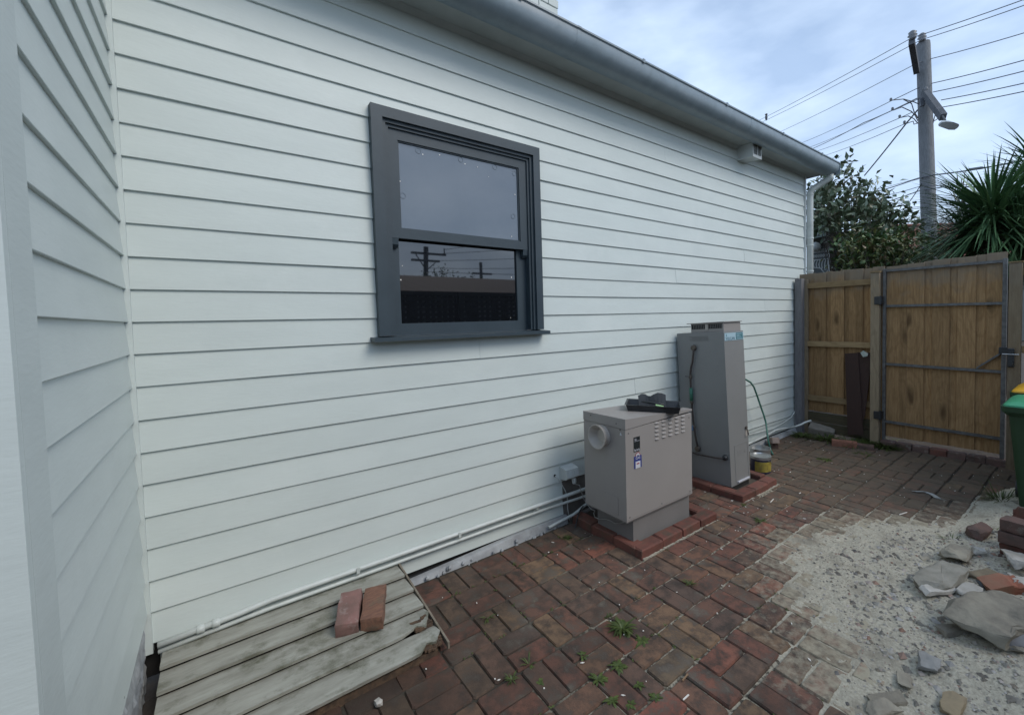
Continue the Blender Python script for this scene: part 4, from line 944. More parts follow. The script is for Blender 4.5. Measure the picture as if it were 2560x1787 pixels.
# gate post and fence beyond the gate
f2_ = empty('paling_fence', (FX, -3.2, 0), 'timber fence post and palings right of the gate', 'fence')
mb = MB(); mb.box(6.70, 6.79, -2.165, -2.076, -.03, 2.115, .004); pst = obj('post', mb, M_POST, f2_)
mb = MB(); mb.box(6.69, 6.80, -2.172, -2.070, 2.1155, 2.128); obj('post_cap', mb, M_RAIL, f2_)
mb = MB(); mb.box(6.672, 6.6995, -2.125, -2.078, 1.06, 1.25, .006); mb.tube([(6.668, -2.10, 1.215), (6.655, -2.10, 1.215)], .018, 10); mb.lathe((6.66, -2.10, 1.10), [(.022, -.012), (.022, .012)], 12, 0); obj('latch_plate', mb, M_BLKP, f2_)
mb = MB(); mb.tube([(6.665, -2.04, 1.192), (6.662, -2.16, 1.192)], .006, 8); obj('latch_bar', mb, M_TIN, f2_)
y = -2.20
for i in range(26):
    paling(f2_, y, y-.10, FX+(.022 if i % 2 else 0), .05, 2.26, 120+i); y -= .088
for z in (1.99, 1.2, .45):
    mb = MB(); mb.box(FX-.045, FX-.001, -4.46, -2.166, z, z+.072, .003); obj('rail', mb, M_RAIL, f2_)
# leaning dark boards, paper scrap
lb = [gx(*Z6(a, b), x) for a, b, x in ((567, 758, 6.765), (655, 752, 6.765), (690, 1300, 6.70), (585, 1300, 6.70))]
def slab(name, q, t, m, **k):
    n = (q[1]-q[0]).cross(q[3]-q[0]).normalized()*t; mb = MB(); mb.hexa([q[0], q[1], q[2], q[3], q[0]+n, q[1]+n, q[2]+n, q[3]+n]); return obj(name, mb, m, None, **k)
for v in lb[2:]: v.z = max(v.z, .002)
slab('leaning_board', lb, .012, M_BOARD, label='wide dark brown board leaning upright against the fence panel', cat='board')
lb2 = [gx(*Z6(a, b), x) for a, b, x in ((650, 750, 6.778), (750, 752, 6.778), (700, 1170, 6.74), (655, 1300, 6.72))]
for v in lb2[2:]: v.z = max(v.z, .01)
slab('leaning_board', lb2, .010, M_BOARD, label='second dark brown board tucked behind the wide leaning one', cat='board')
pz = [gx(*Z6(a, b), 6.735) for a, b in ((672, 752), (692, 738), (722, 758), (718, 775), (690, 780))]
mb = MB(); mb.add(pz, [(0, 1, 2, 3, 4)]); mb.add([v+Vector((-.012, 0, 0)) for v in pz], [(0, 1, 2, 3, 4)]); mb.f += [(i, (i+1) % 5, 5+(i+1) % 5, 5+i) for i in range(5)]
obj('crumpled_wrapper', mb, mat('wrapper', (.30, .36, .33), (.5, .5, .45), 30, .5), None, label='pale crumpled wrapper caught on top of the dark leaning boards', cat='wrapper')
# row of bricks under the gate
er = empty('brick_edging', (6.76, -1.5, 0), 'row of old bricks set under the gate as a threshold', 'brick edging')
pa = gz(*Z6(835, 1352), .0); pb = gz(*Z6(1625, 1500), .0)
ex, ey0, ey1 = 6.76, -1.0, -2.08
for i in range(7):
    ya = ey0-.155*i; mb = MB(); mb.box(6.735, 6.845, ya-.148, ya, -.02, .075, .010)
    R = random.Random(i+90)
    for v in mb.v: v += Vector((R.uniform(-.004, .004), R.uniform(-.003, .003), R.uniform(-.003, .003)))
    obj('brick', mb, M_OLDB if i not in (3,) else M_REDB, er)

# ================================================================== loose bricks and weeds by the fence
loose_brick('broken_brick', gz(1935, 1118, 0)+Vector((.03, .03, 0)), (0, 0, .5), 'broken purple brick on the paving left of the hose end', M_OLDB, (.22, .11, .07), 21)
loose_brick('broken_brick', gz(1937, 1112, .07)+Vector((.05, .04, 0)), (.1, .25, 1.0), 'pale broken brick lump on top of the purple broken brick', mat('pale_brick', (.30, .24, .21), (.2, .16, .14), 12, .9, .8), (.12, .09, .07), 22, .3)
loose_brick('concrete_block', gz(*Z7b(920, 262), 0)+Vector((.05, .02, .02)), (.35, .1, -1.35), 'pale concrete block tipped among the weeds by the fence', mat('block_conc', (.26, .23, .19), (.19, .17, .14), 10, .9, .8), (.30, .16, .10), 23)
loose_brick('brick', gz(*Z7b(1160, 395), 0)+Vector((.04, 0, 0)), (0, 0, -1.22), 'orange brick with a whitewashed end lying before the fence', mat('front_brick', (.27, .12, .08), (.20, .09, .06), 12, .85, .5, c3=(.40, .36, .32), s3=6, f3=.60), (.26, .10, .075), 24)
loose_brick('brick', gz(*Z7b(1400, 425), 0)+Vector((.04, .03, -.02)), (0, 0, -1.3), 'brown brick with a pale top right of the orange brick', M_OLDB, (.22, .10, .075), 25)
for i, (a, b, w) in enumerate(((2240, 1128, 0), (2285, 1148, 0), (2340, 1168, 0))): pass

def blade_clump(c, n, L_, w, R, spread=1.0, curl=.5, up=.4):
    mb = MB()
    for _ in range(n):
        a = R.uniform(0, 6.283); l = L_*R.uniform(.5, 1.1); e = up*R.uniform(.3, 1.4); rr = R.uniform(0, spread)
        p = Vector(c)+Vector((math.cos(a)*rr*.3*L_, math.sin(a)*rr*.3*L_, 0)); d = Vector((math.cos(a), math.sin(a), 0)); s = Vector((-d.y, d.x, 0))
        vs = []; k = 4
        for i in range(k):
            t = i/(k-1); q = p+d*(l*t)+Vector((0, 0, l*(e*t-curl*t*t)+.004)); ww = w*math.sin(math.pi*min(.97, .18+.8*t))
            vs += [q-s*ww, q+s*ww]
        mb.add(vs, [(0, 1, 3, 2), (2, 3, 5, 4), (4, 5, 7, 6)], R.uniform(.02, 1))
    return mb
R = random.Random(31)
def weed(px, py, n, L_, label, group=None, w=.006, **k):
    c = gz(px, py, .002); return obj('weed', blade_clump(c, n, L_, w, R, **k), M_WEED, None, label=label, cat='weed', group=group)
weed(1556, 1572, 80, .075, 'largest bright green weed tuft growing between the bricks', w=.0055, up=.7, curl=.55)
weed(1606, 1600, 26, .055, 'flat sparse weed beside the largest tuft', up=.2)
G_ = 'small weeds in the brick joints'
for q, l in (((1545, 1666, 26, .045), 'small leafy weed in a joint straight below the largest tuft'), ((1495, 1700, 26, .045), 'wider small weed left of and below the largest tuft'), ((1458, 1640, 10, .03), 'tiny weed sprig midway between the grassy weeds and the largest tuft'),
    ((1530, 1752, 16, .035), 'small weed near the bottom edge, left one of the lowest three'), ((1640, 1745, 12, .035), 'small weed near the bottom edge, right one of the lowest three'), ((1576, 1762, 10, .03), 'tiny sprig between the two lowest small weeds'),
    ((1595, 1712, 9, .03), 'tiny flat weed below the flat sparse weed'), ((1350, 1706, 14, .03), 'small isolated weed in the darkest bricks near the bottom edge')):
    weed(*q, l, G_)
for q, l in (((1280, 1700, 20, .035), 'grassy weed in the dark bricks nearest the bottom left'), ((1322, 1662, 12, .045), 'taller grassy weed among the dark bricks'), ((1218, 1545, 12, .045), 'thin grass blades right of the board cover end')):
    weed(*q, l, 'grassy weeds near the board cover', w=.003, up=.9)
weed(1725, 1462, 26, .05, 'small dark weed between bricks below the squat heater border', w=.003, up=.8)
weed(1900, 1302, 34, .06, 'wispy weed on the paving between both heater borders', w=.003, up=.5)
weed(1752, 1310, 26, .055, 'tuft of dry weed at the corner of the squat heater border', w=.0025, up=.9)
weed(1860, 1262, 22, .04, 'low weed at the front corner of the tall heater border', w=.003)
weed(1418, 1345, 30, .04, 'dusty weed by the wall left of the squat heater', w=.003, up=.7)
for q, l in (((2130, 1112, 160, .16), 'leafy weed patch against the leaning boards'), ((2175, 1104, 240, .17), 'dense leafy weed patch at the foot of the gate post'), ((2215, 1118, 200, .15), 'spreading weed patch before the gate hinge post'), ((2065, 1100, 130, .13), 'weed patch beside the tipped concrete block'), ((2005, 1092, 120, .12), 'weed patch in the fence corner by the pipe end'), ((2165, 1085, 120, .20), 'tall weed behind the patch at the post foot')):
    weed(*q, l, w=.006, up=.75, spread=2.6)
weed(2160, 1135, 60, .07, 'thin weed on the paving in front of the gate post', spread=3)
weed(2060, 1148, 50, .06, 'thin moss weed in the paving joint before the orange brick', spread=3, up=.2)
weed(2505, 1255, 160, .12, 'weeds growing at the foot of the green bin', w=.003, up=1.1, spread=2.5)
weed(2470, 1345, 120, .09, 'weeds beside the stacked bricks', w=.003, up=.9, spread=2.5)
weed(2380, 1355, 40, .06, 'sparse weed among the rubble', w=.003, up=.9, spread=2)

# moss and seedlings along the joints of the dark bricks
mb = MB(); R = random.Random(404)
for _ in range(420):
    i, j = R.randint(-5, 4), R.randint(-4, 4)
    if R.random() < .5: x, y = GX0+DX*i+R.uniform(-.004, .004), GY0+DY*(j+R.random())
    else: x, y = GX0+DX*(i+R.random()), GY0+DY*j+R.uniform(-.004, .004)
    if x < 1.2 or y > -.1 or y < -2.4 or x > 2.9 or nz(x*2.2, y*2.2, 31) < -.02 or (x > 2.5 and y > -.8): continue
    q = blade_clump((x, y, -.004), R.randint(2, 5), R.uniform(.010, .024), .0028, R, up=.8); mb.add(q.v, q.f, R.uniform(.02, 1))
obj('joint_moss', mb, M_WEED, None, kind='stuff', label='moss and tiny seedlings along the joints of the dark bricks', cat='moss')

# ================================================================== rubble
def rock(px, py, sx, sy, sz, rz, label, m=M_STONE, seed=0, name='rubble_piece', z0=0, tilt_=(0, 0), sharp=True, cat='rubble', dz=0):
    c = gz(px, py, z0); c.z = sand_h(c.x, c.y)-.01+dz
    R = random.Random(seed); bm = bmesh.new()
    pts = []
    for _ in range(26):
        v = Vector((R.gauss(0, 1), R.gauss(0, 1), R.gauss(0, 1))).normalized()
        v = Vector([math.copysign(abs(q)**.5, q) for q in v]); v *= R.uniform(.72, 1.0)
        pts.append(bm.verts.new((v.x*sx/2, v.y*sy/2, v.z*sz/2+sz/2)))
    bmesh.ops.convex_hull(bm, input=bm.verts); 
    for v in [v for v in bm.verts if not v.link_faces]: bm.verts.remove(v)
    bmesh.ops.subdivide_edges(bm, edges=bm.edges, cuts=4, use_grid_fill=True)
    for v in bm.verts: v.co += noise.noise_vector(v.co*12+Vector((seed, 0, 0)))*min(sz, sx)*.16+noise.noise_vector(v.co*34+Vector((0, seed, 0)))*min(sz*.09, .006)+noise.noise_vector(v.co*90+Vector((0, seed, 0)))*min(sz*.05, .003)
    bm.verts.index_update(); mb = MB(); mb.v = [v.co.copy() for v in bm.verts]; mb.a = [0]*len(mb.v); mb.f = [tuple(v.index for v in f.verts) for f in bm.faces]; bm.free()
    M_ = Matrix.Translation(c) @ Matrix.Rotation(rz, 4, 'Z') @ Matrix.Rotation(tilt_[0], 4, 'X') @ Matrix.Rotation(tilt_[1], 4, 'Y')
    return obj(name, mb.xf(M_), m, None, 'auto', label=label, cat=cat)
def r7(a, b): return Z7(a, b)
rock(*r7(1560, 1130), .56, .30, .115, -.25, 'largest concrete slab lump at the right edge of the gravel', seed=1)
rock(*r7(1225, 800), .46, .22, .075, -.2, 'low dusty concrete mound in the middle of the rubble', mat('dusty_conc', (.29, .275, .235), (.21, .2, .165), 12, .95, 1.0, 80), seed=2)
rock(*r7(1215, 880), .24, .09, .03, -.55, 'long flat pale slab before the dusty mound', M_PALE, seed=3, dz=.02)
rock(*r7(1420, 905), .22, .10, .022, -.1, 'thin white flat stone right of the long pale slab', M_PALE, seed=4, dz=.03)
rock(*r7(1340, 650), .26, .15, .075, -.2, 'blocky grey stone behind the dusty mound', seed=5)
rock(*r7(1480, 635), .12, .09, .06, .3, 'small white chalky stone beside the blocky grey stone', M_PALE, seed=6)
rock(*r7(1470, 500), .26, .14, .085, -.15, 'mossy broken brick lump nearest the stacked bricks', M_OLDB, seed=7)
loose_brick('broken_brick', gz(*r7(1640, 830), .05)+Vector((0, 0, 0)), (.1, -.35, -.9), 'orange red half brick tilted on the rubble', mat('half_brick', (.28, .10, .06), (.24, .14, .09), 6, .85, .5), (.17, .11, .08), 31, .2)
rock(*r7(1730, 770), .20, .14, .07, .4, 'light grey stone behind the orange half brick', M_PALE, seed=9, dz=.02)
rock(*r7(1745, 890), .14, .12, .08, .2, 'pale stone at the right edge below the half brick', M_PALE, seed=10)
rock(*r7(1730, 1240), .30, .20, .03, -.7, 'dark flat slate leaning on the largest slab', mat('slate', (.16, .165, .17), (.12, .12, .125), 10, .8, .3), seed=11, tilt_=(.35, .1), dz=.03)
rock(*r7(1650, 1250), .17, .12, .06, .2, 'rounded grey stone below the largest slab', seed=12)
rock(*r7(1160, 1350), .135, .10, .055, .1, 'rounded pebble like grey stone alone on the gravel', mat('round_stone', (.27, .27, .26), (.21, .21, .2), 14, .85, .5), seed=13)
rock(*r7(900, 1530), .20, .07, .035, -.6, 'upper thin stone shard at the bottom edge of the gravel', seed=14)
rock(*r7(870, 1590), .16, .07, .035, -.5, 'lower thin stone shard at the bottom edge of the gravel', seed=15)
rock(*r7(1310, 1590), .17, .09, .05, .0, 'tan stone at the bottom edge right of the shards', mat('tan_stone', (.30, .24, .15), (.22, .18, .12), 12, .9, .6), seed=16)
rock(*r7(1010, 1420), .10, .07, .03, .3, 'small grey stone left of the rounded stone', seed=17)
rock(*r7(1500, 780), .22, .12, .04, -.5, 'brownish rubble lump between the mound and the half brick', mat('brown_rubble', (.20, .165, .11), (.14, .115, .08), 12, .95, 1.0), seed=18)
rock(*r7(1560, 860), .18, .07, .05, -.8, 'dark shard wedged behind the thin white stone', mat('dark_shard', (.07, .075, .08), (.05, .05, .05), 10, .8, .3), seed=19)
rock(*r7(1330, 1120), .22, .09, .03, -.6, 'flat shard along the left edge of the largest slab', seed=20)
rock(*r7(1140, 630), .12, .05, .02, -.5, 'small flat chip left of the blocky stone', seed=22)
rock(*(1860-1180+0, 1765), .05, .035, .03, .3, 'small white stone on dark bricks before the board cover', M_PALE, seed=23, dz=.012) if False else None
sw = gz(947, 1763, 0); rk = rock(947, 1763, .035, .045, .03, .3, 'small white stone on the dark bricks before the board cover', M_PALE, seed=23, dz=.012); 
for v in rk.data.vertices: pass
rk.location.z = .0
R = random.Random(66); mb = MB()
for k in range(420):
    x = R.uniform(2.6, 5.2); y = sand_edge(x)-R.uniform(.3, 1.0)
    r = R.uniform(.006, .022); z = sand_h(x, y)
    mb.add([Vector((x+r*R.uniform(.6, 1.4)*a, y+r*R.uniform(.6, 1.4)*b, z+r*R.uniform(.4, .9)*c)) for a, b, c in ((1, .2, 0), (.1, 1, .2), (-1, .1, -.1), (-.2, -1, .1), (.2, 0, 1), (0, .2, -1))],
           [(0, 1, 4), (1, 2, 4), (2, 3, 4), (3, 0, 4), (1, 0, 5), (2, 1, 5), (3, 2, 5), (0, 3, 5)], R.random())
obj('rubble_chips', mb, M_PEBA, kind='stuff', label='small rubble chips strewn between the larger lumps', cat='rubble')
# stack of bricks in front of the bins
sb = empty('brick_stack', (4.25, -2.45, 0), None, None)
bpy.data.objects.remove(sb)
for i, (zz, dx, ln_) in enumerate(((.0, .0, 'bottom'), (.078, .012, 'second lowest'), (.156, -.004, 'third lowest'), (.234, .01, 'top'))):
    loose_brick('brick', Vector((4.26+dx, -2.425-dx*.5, zz+.012)), (0, .02*(i % 2), math.radians(82)), '%s brick of the stack in front of the green bin' % ln_, M_OLDB if i != 1 else M_REDB, (.24, .112, .074), 60+i, group='bricks stacked in front of the green bin')
loose_brick('broken_brick', Vector((4.50, -2.40, .24)), (.3, .3, .6), 'round broken brick lump on top behind the brick stack', M_REDB, (.13, .10, .09), 70, .2)
loose_brick('brick', Vector((4.50, -2.42, .0)), (0, 0, 1.5), 'brick standing behind the stack under the broken lump', M_OLDB, (.24, .11, .24), 71)
# wood slivers and a plastic scrap on the paving
for (a, b, l, m, lb_) in ((2258, 1283, .10, M_FLECK, 'white sliver of wood on the paving nearest the gravel'), (1930, 1251, .09, M_FLECK, 'pale wood sliver right of the tall heater border'), (1715, 1742, .04, M_FLECK, 'small pale splinter on the brick at the bottom'), (1713, 1692, .05, mat('twig', (.25, .16, .09), None, rough=.8), 'brown twig across a brick joint'), (1470+530, 1232, .03, M_FLECK, 'tiny pale splinter beside the border')):
    p = gz(a, b, .010); R = random.Random(int(a)); t = R.uniform(-.9, -.3); d = Vector((math.cos(t+.6), math.sin(t+.6), 0))*l/2
    obj('splinter', MB().bar(p-d, p+d, .006, .004), m, None, label=lb_, cat='splinter')
pts = [gz(2285, 1229, .008), gz(2310, 1229, .01), gz(2330, 1236, .008), gz(2345, 1246, .01), gz(2360, 1250, .008)]
mb = MB(); vs = []
for i, p in enumerate(pts): vs += [p+Vector((0, .022, 0)), p+Vector((0, -.022, .004))]
mb.add(vs, [(2*i, 2*i+1, 2*i+3, 2*i+2) for i in range(len(pts)-1)]); mb.add([v+Vector((0, 0, .003)) for v in vs], [(2*i, 2*i+1, 2*i+3, 2*i+2) for i in range(len(pts)-1)])
obj('plastic_scrap', mb, mat('plastic_scrap_white', (.36, .36, .34), None, rough=.4), None, label='crumpled strip of pale plastic on the paving before the gate', cat='scrap')

# ================================================================== bins at the right edge
def wheelie(x, y, label, lidm, s=1.0):
    e = empty('wheelie_bin', (x, y, 0), label, 'bin')
    def rr(hx, hy, z, r=.04, cx_=0, cy_=0):
        o_ = []
        for (sx, sy, a0) in ((1, -1, -H), (1, 1, 0), (-1, 1, H), (-1, -1, math.pi)):
            for k in range(4):
                a = a0+H*k/3; o_.append(Vector((x+cx_+sx*(hx-r)+r*math.cos(a), y+cy_+sy*(hy-r)+r*math.sin(a), z)))
        return o_
    mb = MB(); mb.loft([rr(.185, .17, .04), rr(.215, .20, .40, cx_=-.01), rr(.245, .232, .80, cx_=-.02)]); obj('bin_body', mb, M_BIN, e, 'auto')
    mb = MB(); mb.loft([rr(.250, .24, .795, cx_=-.02), rr(.285, .27, .83, cx_=-.02), rr(.288, .273, .872, cx_=-.02), rr(.25, .24, .873, cx_=-.02)]); obj('rim', mb, M_BIN, e, 'auto')
    mb = MB(); mb.loft([rr(.280, .262, .8735, cx_=-.02), rr(.276, .258, .886, cx_=-.02), rr(.245, .225, .908, cx_=-.01), rr(.20, .19, .914, cx_=.0)]); obj('lid', mb, lidm, e, 'auto')
    mb = MB(); mb.tube([(x+.24, y-.18, .86), (x+.30, y-.18, .90), (x+.30, y+.18, .90), (x+.24, y+.18, .86)], .014, 8); obj('handle', mb, M_BIN, e)
    for sy in (-.2, .2):
        mb = MB(); mb.lathe((x+.17, y+sy-.02, .10), [(.03, 0), (.10, .005), (.10, .035), (.03, .04)], 20, 1); obj('wheel', mb, M_BLKP, e, 'auto')
    if s != 1: e.scale = (1, 1, s)
    return e
b1 = wheelie(5.60, -2.455, 'green wheelie bin with a bright green lid at the right edge', M_LID)
wheelie(6.28, -2.435, 'second wheelie bin with a yellow lid behind the green one', M_YEL, 1.03)
text('8', .26, (5.357, -2.45, .50), (0, -1, 0), (-.06, 0, 1), M_LWHITE, b1, 'painted_number', ext=.002)

# ================================================================== beyond the fence
def leaf(mb, p, d, up, l, w, a):
    s = d.cross(up).normalized(); n = s.cross(d).normalized()
    mb.add([p, p+d*l*.45+s*w/2+n*w*.12, p+d*l-n*w*.2, p+d*l*.45-s*w/2+n*w*.12, p+d*l*.5], [(0, 1, 4), (1, 2, 4), (0, 4, 3), (4, 2, 3)], a)
def shrub_tree(name, label, base, tips, leafm, n_leaf, l, w, R, cat='tree', trunk_r=.05, tuft=.16, dens=None):
    e = empty(name, base, label, cat); tm = MB(); cm = MB()
    mid = Vector(base)
    for t in tips:
        t = Vector(t); b0 = Vector(base)+Vector((0, 0, (t.z-base[2])*R.uniform(.15, .5))); m_ = b0.lerp(t, .5)+Vector((R.uniform(-.1, .1), R.uniform(-.1, .1), -.08))
        tm.tube([b0, m_, t], .01, 5, rr=[trunk_r*.35, trunk_r*.22, .004])
        for _ in range(n_leaf):
            q = t+Vector((R.gauss(0, tuft), R.gauss(0, tuft), R.gauss(0, tuft*.9))); d = Vector((R.gauss(0, 1), R.gauss(0, 1), R.gauss(.5, .8))).normalized()
            leaf(cm, q, d, Vector((R.gauss(0, .5), R.gauss(0, .5), 1)).normalized() if abs(d.z) < .95 else Vector((1, 0, 0)), l*R.uniform(.7, 1.15), w*R.uniform(.8, 1.2), R.uniform(.02, 1))
    top = max(t[2] for t in tips); tm.tube([Vector(base), Vector(base)+Vector((.03, .02, (top-base[2])*.45)), Vector(base)+Vector((.0, .08, (top-base[2])*.85))], trunk_r, 8, rr=[trunk_r, trunk_r*.7, .01])
    obj('trunk', tm, M_BARK, e, 1); obj('crown', cm, leafm, e, kind='stuff'); return e
R = random.Random(101)
# magnolia: tips chosen from the outline of the crown
tips = []
DM = 9.3
outl = [(2110, 412), (2125, 425), (2085, 440), (2070, 462), (2150, 470), (2178, 455), (2105, 480), (2060, 500), (2135, 500), (2165, 505), (2205, 482), (2045, 480), (2225, 515), (2250, 535), (2262, 520), (2195, 520), (2235, 540), (2245, 560), (2215, 545), (2185, 540), (2270, 560)]
for (a, b) in outl: tips.append(gd(a, b+12, DM+R.uniform(-.35, .35)))
for _ in range(150):
    a = R.uniform(2035, 2225); b = R.uniform(470, 660)
    if a < 2110 and b > 572: continue
    if b < 470+max(0, a-2110)*.55 or (b < 600 and R.random() < .25): continue
    tips.append(gd(a, b, DM+R.uniform(-.7, .6)))
bs = gd(2120, 700, DM); bs.z = 0
shrub_tree('magnolia_tree', 'magnolia tree with leathery leaves behind the fence beside the house', bs, tips, M_MAG, 34, .185, .085, R, tuft=.15)
tips = [gd(R.uniform(2110, 2400), R.uniform(600, 690), 8.3+R.uniform(-.5, .5)) for _ in range(120)]
bs = gd(2240, 700, 8.3); bs.z = 0
shrub_tree('garden_shrub', 'mixed green shrub filling the gap above the fence top', bs, tips, M_SHRUB, 30, .12, .06, R, cat='shrub', tuft=.13, trunk_r=.04)
# bare twiggy shrub beside the pole
mb = MB(); bs = gd(2400, 520, 10.5)
for k in range(16):
    a = gd(2400+R.uniform(-10, 15), 520+R.uniform(-30, 20), 10.5); b = gd(2395+R.uniform(-28, 30), 455+R.uniform(-30, 40), 10.5); mb.tube([Vector((bs.x, bs.y, 2.6)) if k < 2 else a, a, b], .008, 4)
mb.tube([Vector((bs.x, bs.y, 0)), bs], .03, 6)
obj('bare_shrub', mb, M_BARK, None, label='bare twiggy branches between the pole and the yucca', cat='shrub')
# yucca
def yucca(label, heads, base, R):
    e = empty('yucca', base, label, 'yucca'); tm = MB(); lm = MB()
    for (c, n, l, cone) in heads:
        c = Vector(c); tm.tube([Vector(base), Vector(base).lerp(c, .5)+Vector((.1, 0, 0)), c], .07, 8, rr=[.12, .10, .06])
        for k in range(n):
            az = R.uniform(0, 6.283); el = math.asin(max(-1, min(1, R.uniform(-.65, .85)))); d = Vector((math.cos(az)*math.cos(el), math.sin(az)*math.cos(el), math.sin(el)))
            if R.random() < .12: d = (d+Vector((0, 0, .5))).normalized()
            s = d.cross(Vector((0, 0, 1))).normalized() if abs(d.z) < .98 else Vector((1, 0, 0)); L_ = l*R.uniform(.75, 1.1); w = R.uniform(.012, .018)
            st_ = c+d*.04+Vector((0, 0, R.uniform(-.25, .15))); vs = []; K = 5
            dr = R.uniform(.04, .24)
            for i in range(K+1):
                t = i/K; p = st_+d*L_*t-Vector((0, 0, dr*L_*t*t)); ww = w*(.7+.9*t if t < .35 else 1.02)*(1-max(0, (t-.35)/.65)**1.4)+.0006
                vs += [p-s*ww, p+s*ww]
            lm.add(vs, [(2*i, 2*i+1, 2*i+3, 2*i+2) for i in range(K)], R.uniform(.02, 1))
    obj('trunk', tm, M_BARK, e, 1); obj('crown', lm, M_YUC, e, kind='stuff'); return e
R = random.Random(55)
h1 = gd(2480, 535, 6.1); h2 = gd(2595, 420, 6.7); h3 = gd(2430, 600, 6.6); h4 = gd(2560, 580, 6.0)
yucca('large spiky yucca with long blade leaves behind the gate', [(h1, 760, 1.12, 0), (h3, 380, .95, 0), (h4, 560, 1.15, 0)], Vector((h1.x+.1, h1.y, 0)), R)
yucca('taller yucca head partly out of view at the right edge', [(h2, 300, .85, 0)], Vector((h2.x+.15, h2.y-.1, 0)), R)
# electricity pole
pt = gd(2308, 108, 12.5); pbm = gd(2322, 560, 12.5); dd = (pbm-pt); pbm2 = pt+dd*((pt.z)/(-dd.z))
pole = empty('power_pole', (pbm2.x, pbm2.y, 0), 'tall grey timber power pole with crossarms and street lamp', 'power pole')
mb = MB(); mb.tube([pbm2, pbm2.lerp(pt, .5), pt.lerp(pbm2, .01), pt], .2, 18, rr=[.195, .18, .163, .155]); obj('pole_shaft', mb, M_POLE, pole, 'auto')
def ar(name, a, b, w, h, m): return obj(name, MB().bar(a, b, w, h), m, pole)
ar('crossarm', gd(*Z5(1232, 450), 12.42), gd(*Z5(1200, 262), 11.6), .13, .16, M_ARM)
ar('crossarm', gd(*Z5(1280, 575), 12.3), gd(*Z5(1398, 735), 11.2), .13, .17, M_ARM)
ar('bracket', gd(*Z5(1385, 715), 11.25), gd(*Z5(1412, 755), 11.0), .03, .03, M_ARM)
for (a, b, d, s) in ((1205, 250, 11.6, 1.3), (1265, 262, 12.4, 1.3), (1290, 575, 12.2, .7), (1070, 634, 12.9, .5), (1080, 692, 12.9, .5), (1125, 740, 12.9, .5), (1155, 776, 12.9, .5)):
    p = gd(*Z5(a, b), d); mb = MB(); mb.lathe(p, [(.03*s, 0), (.07*s, .02*s), (.04*s, .05*s), (.085*s, .08*s), (.05*s, .11*s), (.075*s, .14*s), (.03*s, .18*s)], 10); obj('insulator', mb, M_INS, pole, 1)
lp = gd(*Z5(1432, 785), 11.0)
mb = MB(); rgs = []
for (t, w, h) in ((-.22, .05, .03), (-.15, .12, .09), (.0, .15, .12), (.15, .12, .09), (.22, .05, .03)):
    cx3 = lp+RIGHT*t-UP*t*.22; rgs.append([cx3+UP*h, cx3+_f*w, cx3-UP*h, cx3-_f*w])
mb.loft(rgs); obj('street_lamp_head', mb, M_LAMP, pole, 'auto')
mb = MB()
for pts in (((1070, 630), (1150, 622), (1215, 640), (1250, 655)), ((1085, 692), (1140, 672), (1200, 700), (1240, 742)), ((1130, 738), (1180, 728), (1215, 745), (1240, 775)), ((1160, 778), (1210, 760), (1215, 780), (1245, 770)), ((1150, 625), (1200, 650), (1215, 700), (1240, 740)), ((1325, 690), (1350, 710), (1335, 770), (1330, 780)), ((1340, 760), (1370, 740), (1390, 715)), ((1240, 690), (1215, 712), (1240, 760))):
    mb.tube([gd(*Z5(a, b), 12.35) for a, b in pts], .013, 5)
mb.bar(gd(*Z5(1262, 620), 12.25), gd(*Z5(1268, 665), 12.25), .1, .1)
obj('jumper_cables', mb, M_WIRE, pole, kind='stuff')
# overhead wires: far on the left, nearer on the right
GW = 'overhead wires strung from the power pole'
def wire(pts, r=.011, label='thin overhead wire crossing the sky by the power pole', group=GW):
    P = [gd(*Z5(a, b), d) for a, b, d in pts]; out_ = []
    for i in range(len(P)-1):
        for k in range(6):
            t = k/6; q = P[i].lerp(P[i+1], t); q = q+Vector((0, 0, -.015*(P[i+1]-P[i]).length*4*t*(1-t)*.35)); out_.append(q)
    out_.append(P[-1]); return obj('power_line', MB().tube(out_, r, 5), M_WIRE, None, label=label, cat='wire', group=group)
wire([(60, 842, 30), (1203, 238, 11.6), (1990, -32, 8.5)], .010, 'highest overhead wire, over the leftmost insulator of the pole', None)
wire([(80, 850, 30), (1263, 250, 12.4), (1990, 5, 9)], .010, 'second highest overhead wire, over the pole top', None)
wire([(250, 880, 30), (1225, 402, 12.4), (1312, 372, 12.4), (1990, 182, 9)], .010, 'third overhead wire, tied below the pole top', None)
wire([(430, 925, 30), (1075, 632, 13), (1245, 550, 12.5), (1320, 525, 12.4), (1990, 355, 9)], label='fourth overhead wire from the top, crossing behind the pole shaft')
wire([(480, 950, 30), (1080, 692, 13), (1245, 620, 12.5)], label='fifth overhead wire left of the pole, just above the thick cable')
wire([(520, 955, 30), (900, 770, 17), (1232, 618, 12.5)], .017, 'thicker overhead cable left of the pole among the thin ones', None)
wire([(520, 972, 30), (1130, 738, 13), (1200, 706, 12.5)], label='second lowest thin wire left of the pole above the gutter')
wire([(560, 1002, 30), (1160, 776, 13)], label='lowest thin wire left of the pole above the gutter')
wire([(1335, 578, 12.2), (1990, 425, 9)], label='wire right of the pole leaving the top of the lower crossarm'); wire([(1385, 628, 11.7), (1990, 503, 9)], label='wire right of the pole leaving the middle of the lower crossarm'); wire([(1395, 672, 11.3), (1990, 556, 9)], label='wire right of the pole nearest above the street lamp')
wire([(1238, 690, 12.3), (1170, 770, 12.8), (905, 1100, 16)], .022, 'thick service cable dropping from the pole to the magnolia', None)
GC = 'lower communication cables on the pole'
def wc(pts, r, label='lower communication cable sagging past the yucca', group=GC): return wire(pts, r, label, group)
wc([(960, 1190, 17), (1265, 1108, 12.6)], .008, label='topmost thin low cable between magnolia and pole')
